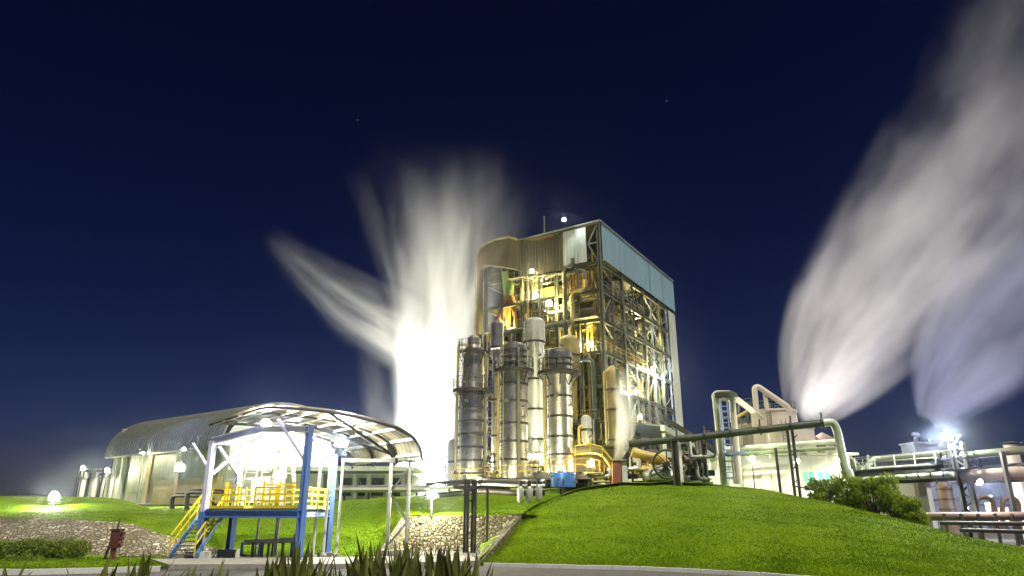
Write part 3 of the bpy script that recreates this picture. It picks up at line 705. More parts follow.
def skid(label, px0, px1, py0, py1, Y, n, seed, mats, rads=(.08, .12, .18, .26), cat='pipework', name='pipe_skid', nb=3):
    rs = random.Random(seed); t = thing(name, label, cat, P((px0 + px1) / 2, py1, Y))
    def rq(): return P(rs.uniform(px0, px1), rs.uniform(py0, py1), Y + rs.uniform(-1.5, 2.5))
    for k in range(n):
        a = rq(); b = rq(); c = rq(); rad = rs.choice(rads)
        pts = [a, (b.x, a.y, a.z), (b.x, a.y, b.z), (b.x, c.y, b.z), (c.x, c.y, b.z)]
        mb = MB().tube(bend(pts, rad * 3, 4), rad, 8)
        for q in (Vector(pts[1]).lerp(Vector(a), .5),): mb.tube([q, q + Vector((.12, 0, 0))], rad * 1.6, 10)
        mb.build('pipe', rs.choice(mats), t)
    for k in range(max(1, n // 4)):
        a = rq(); s = rs.uniform(.25, .5); mb = MB(); mb.tube([a, a + Vector((0, 0, s))], s * .4, 10); mb.tube([a + UZ * (s * 1.4), a + UZ * (s * 1.5)], s * .7, 12); mb.tube([a, a + UZ * s * 1.5], .05, 6); mb.build('valve', rs.choice(['dark', 'red', 'green']), t)
    zb = min(P(px0, py1, Y).z, P(px1, py1, Y).z)
    for k in range(nb):
        a = P(px0 + (px1 - px0) * (k + .5) / nb, py1, Y + .6); MB().bar((a.x, a.y, zb - .8), (a.x, a.y, P(px0, py0, Y).z), .16).build('post', 'dark', t, False)
    return t
skid('tangle of yellow and dark pipes right of the red kiosk', 626, 668, 446, 484, 62, 16, 3, ['yellow_pipe', 'dark', 'pale_steel', 'yellow_pipe', 'brownpipe', 'dark'])
skid('tangle of dark and rusty pipes under the long green overhead pipe', 672, 712, 436, 486, 62, 20, 5, ['dark', 'brownpipe', 'dark', 'pale_steel', 'palegreen', 'frame'])
skid('small yellow pipes and valves under the corner column deck', 580, 612, 470, 486, 58.5, 7, 9, ['yellow_pipe', 'dark', 'pale_steel'], (.06, .09, .13))
skid('pipework behind the deck railing between the stainless columns', 482, 552, 452, 478, 67, 14, 11, ['yellow_pipe', 'pale_steel', 'dark', 'stainless'], (.08, .12, .2))
t = thing('blower', 'dark blower with a spoked drive wheel and pale cone casing on the mound edge', 'machine', P(668, 484, 59))
c0 = P(667, 464, 59); mb = MB()
mb.tube([c0 + Vector((1.15 * math.cos(a * PI / 12), 0, 1.15 * math.sin(a * PI / 12))) for a in range(25)], .1, 8)
for a in range(8): mb.bar(c0, c0 + Vector((1.15 * math.cos(a * PI / 4), 0, 1.15 * math.sin(a * PI / 4))), .08)
mb.tube([c0 - Vector((0, .2, 0)), c0 + Vector((0, 1, 0))], .22, 12); mb.build('drive_wheel', 'dark', t)
MB().tube([P(645, 478, 60), P(668, 473, 60), P(676, 470, 60)], [.5, .85, .4], 14).build('casing', 'pale_steel', t)
mb = MB()
for px in (650, 660, 668, 676): mb.bar(P(px, 488, 59.6), P(px, 474, 59.6), .16)
mb.bar(P(646, 482, 59.6), P(680, 481, 59.6), .22); mb.build('stand', 'dark', t, False)
MB().tube(bend([P(632, 452, 61), P(645, 456, 61), P(662, 459, 61), P(668, 466, 61)], 1), .42, 12).build('inlet_duct', 'yellow_pipe', t)

# ------------------------------------------------------------------ right hand plant
t = thing('overhead_pipe', 'long dull green overhead pipe with flanges crossing before the white building', 'pipe', P(795, 495, 52))
pp = [P(629, 444, 56), P(700, 437, 54.5), P(760, 430, 53.3), P(822, 423, 52)]
MB().tube(pp, W(3.5, pp[1]), 14).build('pipe', 'greenpipe', t)
MB().tube(bend([P(822, 423, 52), P(833, 422, 52), P(837, 430, 52), P(845, 468, 52), P(849, 477, 52)], .9, 6), W(4.0, pp[3]), 14).build('downcomer', 'palegreen', t)
MB().tube([P(846, 470, 52), P(849, 478, 52)], W(5.5, pp[3]), 14).build('collar', 'palegreen', t)
for px in (677, 705, 731, 760, 791, 822):
    k = (px - 629) / (822 - 629); q = P(px, 444 - 21.5 * k, 56 - 4 * k); d = (pp[3] - pp[0]).normalized()
    mb = MB().tube([q - d * .07, q + d * .07], W(5.4, q), 14); mb.bar(q, q + UZ * W(10, q), .12); mb.build('flange', 'greenpipe', t)
for px, Y, top in ((792, 52.9, 428), (797, 52.9, 428), (778, 56, 448)):
    q = P(px, 470, Y); MB().bar((q.x, q.y, 2.4), (q.x, q.y, P(px, top, Y).z), .17).build('post', 'dark', t, False)
q = P(677, 460, 55); MB().ibar((q.x, q.y, 3.9), (q.x, q.y, P(677, 441, 55).z), .75, .6).build('post', 'frame', t, False)
mb = MB()
for py in (440, 455, 470, 485): mb.bar(P(792, py, 52.9), P(797, py - 5, 52.9), .07)
mb.bar(P(793, 486, 52.9), P(810, 489, 52.6), .1); mb.build('lacing', 'dark', t, False)

t = thing('white_building', 'low white plant building with cyan windows behind the green shrubs', 'building', P(790, 500, 72))
Yw = 72.; xl, xr = P(728, 470, Yw).x, P(851, 470, Yw).x; zt = P(790, 456, Yw).z
MB().box(((xl + xr) / 2, Yw + 4, (zt + 2) / 2), (xr - xl, 8, zt - 2)).build('wall', 'whitewall', t, False)
for k, (a, b) in enumerate(((803, 813.5), (817, 830))):
    w = MB(); z0, z1 = P(a, 482, Yw).z, P(a, 471.5, Yw).z; x0, x1 = P(a, 475, Yw).x, P(b, 475, Yw).x
    for x in (x0, x1, (x0 + x1) / 2): w.bar((x, Yw - .06, z0), (x, Yw - .06, z1), .09)
    for z in (z0, z1): w.bar((x0 - .04, Yw - .063, z), (x1 + .04, Yw - .063, z), .09)
    f = w.build('window', 'white', t, False)
    MB().box(((x0 + x1) / 2, Yw - .025, (z0 + z1) / 2), (x1 - x0, .03, z1 - z0)).build('pane', 'glass_cyan', f, False)
mb = MB(); x0, x1 = P(742, 470, Yw).x, P(771, 470, Yw).x; z0, z1 = P(742, 496, Yw).z, P(742, 473, Yw).z
for x in (x0, x1, x0 + (x1 - x0) * .62): mb.bar((x, Yw - .05, z0), (x, Yw - .05, z1), .12)
mb.bar((x0, Yw - .052, z1), (x1, Yw - .052, z1), .14); mb.build('door_frame', 'tankbeige', t, False)
mb = MB(); mb.box(((xl + xr) / 2, Yw + 3.4, zt + .12), (xr - xl + .8, 9.4, .22)); mb.build('roof', 'palegreen', t, False)
a, b = P(849, 456, Yw), P(872, 474, Yw + 3); mb = MB(); vs = [a + UZ * .2, Vector((a.x, a.y + 9, a.z + .2)), Vector((b.x, b.y + 6, b.z)), b]
mb.add(vs + [v - UZ * .25 for v in vs], [(3, 2, 1, 0), (4, 5, 6, 7), (0, 1, 5, 4), (1, 2, 6, 5), (2, 3, 7, 6), (3, 0, 4, 7)]).build('lean_to_roof', 'palegreen', t, False)
MB().bar(P(730, 468, 71.5), P(776, 464.5, 71), .35).build('gutter', 'palegreen', t, False)
mb = MB(); mb.bar(P(730, 476, 71.5), P(776, 471, 71), .2); mb.bar(P(744, 480, 71.7), P(744, 469, 71.7), .14); mb.bar(P(762, 478, 71.7), P(762, 467, 71.7), .14); mb.build('side_pipe', 'tankbeige', t, False)
t = thing('pipe_run', 'pale green twin pipes running level along the top of the white building', 'pipe', P(780, 456, 70.5))
MB().tube([P(724, 449.5, 70.5), P(834, 441.5, 70.5)], W(2.6, P(780, 450, 70)), 10).build('pipe', 'palegreen', t)
MB().tube([P(724, 455, 70.3), P(834, 448, 70.3)], W(2., P(780, 450, 70)), 10).build('pipe', 'green', t)
mb = MB()
for px in (740, 770, 800, 828): mb.bar(P(px, 458, 70.6), P(px, 445, 70.6), .2)
mb.build('bracket', 'palegreen', t, False)
def tank(label, px, Y, half, ytop, ybot, m, roof=0., rl=True):
    b = P(px, ybot, Y); t = thing('storage_tank', label, 'tank', (b.x, b.y, b.z)); r = W(half, b); zt = P(px, ytop, Y - r).z
    mb = MB().lathe(b, [(r, b.z), (r, zt)], 48)
    for z in np.arange(b.z + 1.2, zt, 1.7): mb.lathe(b, [(r + .004, z), (r + .03, z), (r + .03, z + .06), (r + .004, z + .06)], 48)
    mb.build('shell', m, t)
    MB().lathe(b, [(r + .12, zt + .002), (r + .12, zt + .22), (r * .6, zt + .3 + roof * .6), (.05, zt + .35 + roof)], 48).build('roof', 'brownpipe' if roof else 'tankbeige', t)
    if rl:
        mb = MB(); n = 26; rail(mb, [Vector((b.x + r * math.cos(2 * PI * i / n), b.y + r * math.sin(2 * PI * i / n), zt + .22)) for i in range(n + 1)], 1.0, .028, 5); mb.build('handrail', 'frame_pale', t, False)
    q = Vector((b.x - r * .55, b.y - r * .9, 0)); MBL = MB(); ladder(MBL, (q.x, q.y, b.z), (q.x, q.y, zt + .9), .5, (1, 0, 0)); MBL.build('ladder', 'frame_pale', t, False)
    return t
tank('big beige tank with a railed rim below the diagonal pipes', 780, 84, 22, 410, 470, 'tankbeige')
tank('lower beige tank to the right of the railed tank, below the large steam cloud', 794, 79, 23.5, 427, 470, 'tankbeige', 0, False)
tank('squat beige tank with a brown cone roof behind the pale pipe bend', 827, 86, 17, 447, 470, 'tankbeige', 1.6, False)
tank('beige tank half hidden by the pale inverted duct, with dark pipes on it', 752, 88, 15, 425, 470, 'tankbeige', 0, True)
# pale inverted duct with ladder
t = thing('inverted_duct', 'tall pale inverted U duct with a caged ladder left of the tanks', 'duct', P(726, 490, 60))
Yd = 60
MB().tube([P(725.5, 487, Yd), P(716.5, 399, Yd)], W(4.3, P(720, 440, Yd)), 14).build('leg', 'palegreen', t)
MB().tube(bend([P(716.5, 400, Yd), P(716, 394.5, Yd), P(731, 394.5, Yd + .5), P(732, 401, Yd + .5)], .6, 6), W(4.2, P(720, 440, Yd)), 14).build('elbow', 'palegreen', t)
MB().tube([P(732, 400, Yd + .5), P(739, 484, Yd + .8)], W(3.4, P(720, 440, Yd)), 14).build('leg', 'tankbeige', t)
MB().lathe(P(724, 394, Yd + .2), [(1.0, P(724, 399, Yd).z), (1.1, P(724, 398, Yd).z), (1.1, P(724, 394, Yd).z), (.9, P(724, 392.3, Yd).z), (.2, P(724, 391.6, Yd).z)], 20).build('hood', 'greenpipe', t)
mb = MB(); ladder(mb, P(730.5, 484, Yd - .7), P(723.5, 401, Yd - .7), .62, (1, 0, 0), .45, .05); mb.build('ladder', 'farblue', t, False)
mb = MB()
for k in range(9):
    q = P(730 - 6 * k / 9, 478 - 75 * k / 9, Yd - .7)
    mb.bar(q + Vector((-.4, 0, 0)), q + Vector((-.35, -.6, 0)), .05); mb.bar(q + Vector((-.35, -.6, 0)), q + Vector((.35, -.6, 0)), .05); mb.bar(q + Vector((.35, -.6, 0)), q + Vector((.4, 0, 0)), .05)
mb.build('cage', 'farblue', t, False)
MB().box(P(734, 453.5, Yd - .8), (1.5, 1.2, .25)).build('landing', 'farblue', t, False)
MB().tube(bend([P(733, 398, Yd + .6), P(738, 400, 62), P(757, 414.5, 72), P(762, 418, 76)], .6), W(3., P(740, 400, 62)), 12).build('diagonal_pipe', 'tankbeige', t)
t = thing('vapour_pipe', 'beige vapour pipe rising and sloping down onto the railed tank', 'pipe', P(757, 420, 80))
MB().tube(bend([P(757.5, 425, 80), P(754.5, 388, 80), P(758, 386.5, 80), P(788, 407, 80), P(790, 412, 80)], .9, 6), W(2.8, P(760, 400, 80)), 12).build('pipe', 'tankbeige', t)
MB().tube([P(765, 393, 80.2), P(767, 411, 80.2)], W(2.2, P(760, 400, 80)), 12).build('pipe', 'tankbeige', t)
MB().tube([P(736, 418, 80.4), P(756, 406, 80.4)], W(1.6, P(760, 400, 80)), 10).build('pipe', 'yellow_pipe', t)
mb = MB(); rail(mb, [P(740, 410, 81), P(752, 408, 81)], 1.2, .04, 1); mb.bar(P(739, 424, 81), P(739, 404, 81), .2); mb.bar(P(748, 424, 81), P(748, 402, 81), .2); mb.build('staging', 'frame', t, False)

# pipe bridge
Yb = 60
def bridge_y(px): return Yb - (px - 860) * .035
t = thing('pipe_bridge', 'railed pipe bridge with pale sloping panels running to the dark lamp tower', 'bridge', P(960, 520, 57))
bp0, bp1 = P(857, 473.5, bridge_y(857)), P(958, 466.5, bridge_y(958)); dep = Vector((.6, 3.2, 0))
mb = MB(); mb.ibar(bp0, bp1, .25, .5); mb.ibar(bp0 + dep, bp1 + dep, .25, .5); mb.build('girder', 'dark', t, False)
vs = [P(860, 481.5, 60.2), P(957, 476.5, 57), bp1 + Vector((.1, .9, -.3)), bp0 + Vector((.1, .9, -.3))]
mb = MB().add(vs + [v - UZ * .06 for v in vs], [(0, 1, 2, 3), (7, 6, 5, 4), (0, 4, 5, 1), (1, 5, 6, 2), (2, 6, 7, 3), (3, 7, 4, 0)]); mb.build('sloping_panel', 'palegreen', t, False)
mb = MB()
for k in range(9): mb.bar(vs[0].lerp(vs[1], k / 8.2 + .01) + UZ * .04, vs[3].lerp(vs[2], k / 8.2 + .05) + UZ * .04, .1, .1)
mb.build('cross_beam', 'dark', t, False)
lb0, lb1 = P(862, 483, 60.6), P(960, 478, 57.4)
MB().ibar(lb0, lb1, .2, .4).build('girder', 'dark', t, False)
mb = MB(); rail(mb, [bp0 + UZ * .3, bp1 + UZ * .3], 1.0, .035, 1.4); rail(mb, [bp0 + dep + UZ * .3, bp1 + dep + UZ * .3], 1.0, .035, 1.4); mb.build('handrail', 'frame_pale', t, False)
MB().tube(bend([P(866, 468, 62), P(874, 459, 62), P(880, 458.5, 62), P(952, 453.5, 59)], .8), .26, 10).build('pipe', 'palegreen', t)
MB().tube([P(874, 464, 62.3), P(952, 459.5, 59.5)], .18, 10).build('pipe', 'farblue', t)
MB().tube([P(862, 469.5, 62), P(955, 463.5, 59.3)], .16, 10).build('pipe', 'pale_steel', t)
MB().tube([P(806, 488, 56), P(866, 484.5, 58.5)], .2, 10).build('pipe', 'greenpipe', t)
for px in (868, 905, 938): MB().bar(P(px, 470, 61.5), P(px, 455, 61.5), .15).build('pipe_support', 'frame_pale', t, False)
t = thing('lamp_tower', 'dark lattice tower with a railed top carrying the bright lamp', 'tower', P(968, 530, 56))
tw = [P(957, 470, 56.5), P(968, 470, 55.6), P(974, 470, 57.2)]
mb = MB()
for q in tw[:2]: MB().bar((q.x, q.y, 0), (q.x, q.y, P(957, 442, 56).z), .3).build('leg', 'dark', t, False)
q0, q1 = tw[0], tw[1]
for k in range(12):
    z0 = .6 + k * .62; z1 = z0 + .62
    a, b = (q0, q1) if k % 2 else (q1, q0); mb.bar((a.x, a.y, z0), (b.x, b.y, z1), .09)
mb.build('lacing', 'dark', t, False)
mb = MB(); c = P(962, 468, 56); mb.box((c.x, c.y, P(962, 470, 56).z), (2.0, 1.6, .12))
rail(mb, [(c.x - 1, c.y - .8, c.z), (c.x + 1, c.y - .8, c.z), (c.x + 1, c.y + .8, c.z), (c.x - 1, c.y + .8, c.z), (c.x - 1, c.y - .8, c.z)], 1.3, .05, .8); mb.build('top_platform', 'dark', t, False)
MB().bar(P(968, 482, 55.6), P(980, 532, 54), .26).build('leg', 'dark', t, False)
t = thing('pipe_rack', 'brown and green pipes on a rack running out past the dark lamp tower', 'pipe rack', P(1000, 525, 55))
MB().tube([P(962, 455.5, 56), P(1060, 447, 51)], .3, 12).build('pipe', 'greenpipe', t)
MB().tube([P(962, 476, 56), P(1060, 471, 51)], .46, 12).build('pipe', 'brownpipe', t)
MB().tube([P(962, 469, 56.5), P(1060, 461, 51.5)], .12, 10).build('pipe', 'farblue', t)
MB().bar(P(970, 482, 56.2), P(1060, 479, 51.2), .25).build('beam', 'dark', t, False)
for px in (1012, 1048): q = P(px, 500, 53); MB().bar((q.x, q.y, -.05), (q.x, q.y, P(px, 452, 53).z), .25).build('post', 'dark', t, False)
t = thing('pipe_rack', 'low brown pipe lying level on sleepers behind the right end of the mound', 'pipe rack', P(980, 525, 52))
MB().tube([P(925, 516.5, 54), P(1060, 516, 50)], .3, 12).build('pipe', 'brownpipe', t)
MB().tube([P(940, 523, 52), P(1060, 524, 48)], .14, 12).build('pipe', 'dark', t)
MB().tube([P(960, 530, 51), P(1060, 533, 47)], .14, 12).build('pipe', 'dark', t)
for k in range(7):
    q = P(945 + k * 17, 520, 52.5 - k * .4); MB().bar((q.x, q.y, -.05), (q.x, q.y, 2.1), .16).build('post', 'dark', t, False)
# pipe loops
for k, (x0, x1, Y, lab) in enumerate(((977, 993, 57, 'brown lagged pipe loop under the pipe rack, beside the dark tower leg'), (1003, 1018, 56, 'brown lagged pipe loop under the pipe rack, near the right edge of the photo'))):
    t = thing('pipe_loop', lab, 'pipe', P((x0 + x1) / 2, 526, Y), 'lagged pipe loops by the rack')
    MB().tube(bend([P(x0, 530, Y), P(x0 - 1, 497 + k, Y), P(x1, 497 + k, Y), P(x1 + 2, 530, Y)], .7, 5), W(2.4, P(x0, 510, Y)), 12).build('pipe', 'brownpipe', t)
    mb = MB()
    for py in (505, 516): mb.bar(P(x0, py, Y), P(x1, py, Y), .08)
    mb.build('tie_bar', 'dark', t, False)
b = P(949, 515, 66); t = thing('process_vessel', 'dark brown upright vessel below the pipe bridge near the lamp tower', 'process column', b)
r = W(7, b); MB().lathe(b, [(r, -.05), (r, P(949, 486, 66).z), (r * .6, P(949, 482, 66).z)], 24).build('shell', 'brownpipe', t)
mb = MB()
for py in (490, 500, 510): z = P(949, py, 66).z; mb.lathe(b, [(r - .02, z), (r + .06, z), (r + .06, z + .12), (r - .02, z + .12)], 24)
mb.build('ring', 'dark', t)
t = thing('storage_shed', 'grey white shed wall seen between the shrubs and the brown vessel', 'building', P(915, 515, 74))
q = P(912, 500, 74); MB().box((q.x, q.y + 2, P(912, 483, 74).z / 2), (4.4, 4, P(912, 483, 74).z)).build('wall', 'whitewall', t, False)
MB().box((q.x, q.y + 2, P(912, 483, 74).z + .08), (4.8, 4.5, .14)).build('roof', 'frame', t, False)
MB().box((q.x + 1.0, q.y - .03, 1.3), (1.1, .06, 2.6)).build('door', 'darkopen', t, False)
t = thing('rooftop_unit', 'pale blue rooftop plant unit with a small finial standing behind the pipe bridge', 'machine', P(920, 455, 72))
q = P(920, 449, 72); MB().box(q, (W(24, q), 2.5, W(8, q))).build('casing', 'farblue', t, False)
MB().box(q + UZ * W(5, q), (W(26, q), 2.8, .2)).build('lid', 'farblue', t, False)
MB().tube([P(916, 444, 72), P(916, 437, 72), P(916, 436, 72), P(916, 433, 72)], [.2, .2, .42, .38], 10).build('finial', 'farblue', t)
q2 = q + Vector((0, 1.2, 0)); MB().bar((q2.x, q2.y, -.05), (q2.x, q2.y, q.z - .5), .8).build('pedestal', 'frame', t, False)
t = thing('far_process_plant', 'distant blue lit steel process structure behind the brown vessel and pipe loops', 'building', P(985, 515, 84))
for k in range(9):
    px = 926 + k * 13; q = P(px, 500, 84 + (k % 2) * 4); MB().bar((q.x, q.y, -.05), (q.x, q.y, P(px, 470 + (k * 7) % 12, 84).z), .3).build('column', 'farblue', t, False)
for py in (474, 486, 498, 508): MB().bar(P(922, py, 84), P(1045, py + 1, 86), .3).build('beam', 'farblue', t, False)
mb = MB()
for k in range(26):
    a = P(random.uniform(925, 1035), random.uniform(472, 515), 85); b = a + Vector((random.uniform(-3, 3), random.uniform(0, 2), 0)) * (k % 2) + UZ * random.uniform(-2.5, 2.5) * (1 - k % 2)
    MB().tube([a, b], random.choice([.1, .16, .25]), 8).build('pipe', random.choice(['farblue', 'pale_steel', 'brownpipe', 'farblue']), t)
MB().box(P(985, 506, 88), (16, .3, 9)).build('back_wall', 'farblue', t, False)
for k, (x0, x1, y0, y1) in enumerate(((999, 1008, 508, 514), (999, 1008, 517, 522), (986, 992, 503, 511), (963, 968, 505, 509), (1015, 1021, 508, 515))):
    q = P((x0 + x1) / 2, (y0 + y1) / 2, 80.); MB().box(q, (W(x1 - x0, q), .2, W(y1 - y0, q))).build('lit_window', emis((1, .8, .5), 1.1), t, False)
b = P(1023, 500, 62); t = thing('vent_stack', 'pale vent stack cut by the right edge of the photo', 'chimney', (b.x, b.y, -.05))
MB().lathe(b, [(.55, -.05), (.5, P(1023, 447, 62).z), (.6, P(1023, 446.5, 62).z), (.6, P(1023, 445, 62).z)], 18).build('shell', 'tankbeige', t)
MB().lathe(b, [(.45, P(1023, 445, 62).z), (.8, P(1023, 443, 62).z), (.05, P(1023, 441, 62).z)], 18).build('cap', 'dark', t)

# ------------------------------------------------------------------ left hand side
# barrel roofed shed
aB = math.radians(53.3); dB = Vector((-math.sin(aB), math.cos(aB), 0)); pB = Vector((math.cos(aB), math.sin(aB), 0))
E0 = P(108, 455, 95); ze = E0.z; E0.z = 0; zb = 3.2; LB = 28; WB = 17; HB = 5.6
t = thing('barrel_shed', 'long shed with a grey ribbed barrel roof behind the loading gantry', 'building', (E0.x, E0.y, zb))
def S(s, w, z): return E0 - dB * s + pB * w + UZ * z      # s runs from the far end towards the camera
c = corrugated(S(1.2, .8, zb), -dB, LB - 1.2, ze - zb + .6, .7, .03); c.build('wall', 'shedwall', t, False)
c = corrugated(S(1.2, WB - .8, zb), pB * -1, WB - 1.6, ze - zb + 3.5, 1.1, .06); c.build('end_wall', 'shedwall', t, False)
MB().box(S(20, .64, zb + 1.3), (15, .12, 2.9), (dB, pB, UZ)).build('lower_wall', 'shedocher', t, False)
for k, s_ in enumerate((1.6, 4.2, 11, 18, 25)):
    MB().bar(S(s_, .5, zb), S(s_, .5, ze + .2), .45).build('pilaster', 'white' if k < 2 else 'shedocher', t, False)
mb = MB(); arc = [(1.0, zb), (WB - 1.0, zb)] + [(WB / 2 + (WB / 2 - .9) * math.cos(PI * j / 16), ze - .4 + (HB - .4) * math.sin(PI * j / 16) ** .85) for j in range(17)]
n = len(arc); mb.add([S(LB - 1.2, w, z) for w, z in arc] + [S(LB - 1.4, w, z) for w, z in arc], [tuple(range(n)), tuple(range(n, 2 * n))[::-1]] + [(i, n + i, n + (i + 1) % n, (i + 1) % n) for i in range(n)]); mb.build('end_wall', 'shedwall', t, False)
vs = []; fs = []; nseg = 18; nr = 84
for i in range(nr + 1):
    s_ = LB * i / nr; am = .16 * (i % 2)
    for j in range(nseg + 1):
        th = PI * j / nseg; w = WB / 2 - (WB / 2 + .25 + am) * math.cos(th); z = ze - .35 + (HB + am) * math.sin(th) ** .85
        vs.append(S(s_, w, z))
m_ = nseg + 1
for i in range(nr):
    for j in range(nseg): a = i * m_ + j; fs.append((a, a + 1, a + m_ + 1, a + m_))
MB().add(vs, fs).build('roof', 'roofgrey', t, False)
mb = MB()
for k in range(44):
    s_ = LB * k / 43
    mb.tube([S(s_, WB / 2 - (WB / 2 + .38) * math.cos(PI * j / nseg), ze - .33 + (HB + .16) * math.sin(PI * j / nseg) ** .85) for j in range(nseg + 1)], .09, 5, False)
mb.build('roof_rib', 'frame', t)
MB().bar(S(0, -.3, ze - .4), S(LB, -.3, ze - .4), .16, .22).build('eaves_gutter', 'frame', t, False)
for s_ in (9, 18): MB().tube([S(s_, .42, zb), S(s_, .42, ze - .3)], .1, 8).build('downpipe', 'pale_steel', t)
# ground pipes before the shed
t = thing('ground_pipe_loop', 'dark pipe loops rising from the lawn in front of the barrel roofed shed', 'pipe', P(190, 507, 62))
for k, (x0, x1, yt) in enumerate(((172, 200, 495), (187, 214, 491.5))):
    MB().tube(bend([P(x0, 512, 60 - k), P(x0, yt, 60 - k), P(x1 + 12, yt + .5, 58 - k), P(x1 + 12, 512, 58 - k)], .6, 5), .2, 10).build('pipe', 'black', t)
MB().tube([P(168, 505.5, 61), P(225, 504, 59)], .08, 8).build('rail_pipe', 'dark', t)
# three far pale vessels
for k, (px, lab) in enumerate(((81, 'far pale upright vessel under the tall far lamp'), (92, 'far pale upright vessel between two far lamps'), (104, 'far pale upright vessel closest to the barrel roofed shed'))):
    b = P(px, 500, 98); t = thing('process_vessel', lab, 'tank', b, 'far pale vessels by the barrel shed'); r = W(4.4, b)
    MB().lathe(b, [(r, b.z), (r, P(px, 476 + k % 2, 98).z), (r * .6, P(px, 473, 98).z)], 18).build('shell', 'pale_steel', t)
    mb = MB(); z = P(px, 478, 98).z; mb.lathe(b, [(r, z), (r * 1.3, z), (r * 1.3, z + .12), (r, z + .12)], 18); rail(mb, [Vector((b.x + r * 1.28 * math.cos(i * PI / 5), b.y + r * 1.28 * math.sin(i * PI / 5), z + .1)) for i in range(11)], 1.1, .04, 3); mb.build('platform', 'steel', t, False)
    mb = MB(); mb.bar((b.x - r * 1.2, b.y - r, b.z), (b.x - r * 1.2, b.y - r, z), .2); mb.build('post', 'dark', t, False)

# long low shed behind the gantry
t = thing('low_shed', 'long low pale shed with dark openings behind the curved canopy', 'building', P(360, 500, 80))
xl, xr = P(285, 480, 80).x, P(412, 480, 80).x; z0 = 3.3; z1 = P(350, 474, 80).z
MB().box(((xl + xr) / 2, 83, (z0 + z1) / 2), (xr - xl, 6, z1 - z0)).build('wall', 'shedwall', t, False)
MB().box(((xl + xr) / 2, 82.4, z1 + .5), (xr - xl + 1, 8.5, .5)).build('roof', 'palegreen', t, False)
for a, b in ((338, 352), (358, 366), (371, 384), (389, 401)):
    q0, q1 = P(a, 496, 79.95), P(b, 478, 79.95); MB().box(((q0.x + q1.x) / 2, 79.96, (q0.z + q1.z) / 2), (q1.x - q0.x, .06, q1.z - q0.z)).build('opening', 'darkopen', t, False)
for px in (322, 337, 355, 369, 387, 403): MB().bar(P(px, 499, 79.8), P(px, 474, 79.8), .3).build('pilaster', 'white', t, False)
t = thing('ground_pipe', 'pale lagged pipe running along the foot of the low shed', 'pipe', P(390, 492, 70))
MB().tube([P(330, 489, 72), P(430, 488.5, 66)], .35, 10).build('pipe', 'steel', t)
for k in range(4): q = P(345 + k * 24, 490, 71 - k * 1.3); MB().bar((q.x, q.y, 3.2), q, .2).build('support', 'dark', t, False)

# loading gantry
def V(px, py, Y, z): q = P(px, py, Y); return Vector((q.x, q.y, z))
GA, GB_, GC, GD = V(198, 556, 35.5, 0), V(229, 554, 37.8, 0), V(298, 558, 33.3, 0), V(326.5, 553, 38, 0)
zp = 2.12; ztop = 6.0
gan = thing('loading_gantry', 'blue steel loading gantry with yellow railed walkway and white portal top', 'gantry', GA.lerp(GD, .5))
for q, zt, z0 in ((GA, P(214, 441, 35.5).z, .36), (GB_, P(240, 442, 37.8).z, .36), (GC, P(311, 425, 33.3).z, .1), (GD, P(337, 454, 38).z, .1)):
    MB().ibar((q.x, q.y, z0), (q.x, q.y, zp + .1), .3, .3).build('column', 'blue', gan, False)
    MB().ibar((q.x, q.y, zp + .1), (q.x, q.y, zt), .28, .28).build('column', 'violet' if q in (GA, GB_) else 'blue', gan, False)  # light on the two left blue columns is put into the paler colour
for q in (GA, GB_): MB().box((q.x, q.y, .16), (.95, .8, .44)).build('footing', 'white', gan, False)  # concrete blocks; the light on them is put into the white colour
for q in (GC, GD): MB().box((q.x, q.y, .06), (.7, .7, .3)).build('footing', 'concrete', gan, False)
mb = MB(); mb.ibar(GA + UZ * zp, GC + UZ * zp, .2, .36); mb.build('walkway_beam', 'blue', gan, False)
mb = MB(); mb.ibar(GB_ + UZ * zp, GD + UZ * zp, .2, .36); mb.build('walkway_beam', 'blue', gan, False)
mb = MB()
for k in range(6): mb.ibar(GA.lerp(GC, k / 5) + UZ * (zp - .03), GB_.lerp(GD, k / 5) + UZ * (zp - .03), .14, .24)
mb.build('cross_beam', 'blue', gan, False)
vs = [GA + UZ * (zp + .2), GC + UZ * (zp + .2), GD + UZ * (zp + .2), GB_ + UZ * (zp + .2)]
MB().add(vs + [v + UZ * .05 for v in vs], [(3, 2, 1, 0), (4, 5, 6, 7), (0, 1, 5, 4), (1, 2, 6, 5), (2, 3, 7, 6), (3, 0, 4, 7)]).build('walkway_grating', 'grate', gan, False)
mb = MB(); z_ = UZ * (zp + .25)
def rail3(mb, a, b):
    n = max(1, round((b - a).length / 1.05))
    for k in range(n + 1): q = a.lerp(b, k / n); mb.bar(q, q + UZ * .95, .07)
    for h in (.95, .65, .35): mb.bar(a + UZ * h, b + UZ * h, .06)
    mb.bar(a + UZ * .06, b + UZ * .06, .03, .14)
for a, b in ((GA.lerp(GC, .06), GA.lerp(GC, .42)), (GA.lerp(GC, .52), GA.lerp(GC, .97)), (GB_, GD), (GC, GD)):
    r_ = MB(); rail3(r_, a + z_, b + z_); r_.build('handrail', 'yellow', gan, False)
# yellow self closing gate frames
for f_ in (.16, .56, .72):
    q = GA.lerp(GC, f_) + z_ + (GB_ - GA) * .15; r_ = MB(); r_.bar(q, q + UZ * 1.25, .12); r_.bar(q + (GC - GA).normalized() * .8, q + (GC - GA).normalized() * .8 + UZ * 1.1, .12)
    for h in (.3, .6, .85, 1.08): r_.bar(q + UZ * h, q + (GC - GA).normalized() * .8 + UZ * h, .07)
    r_.build('gate', 'yellow', gan, False)
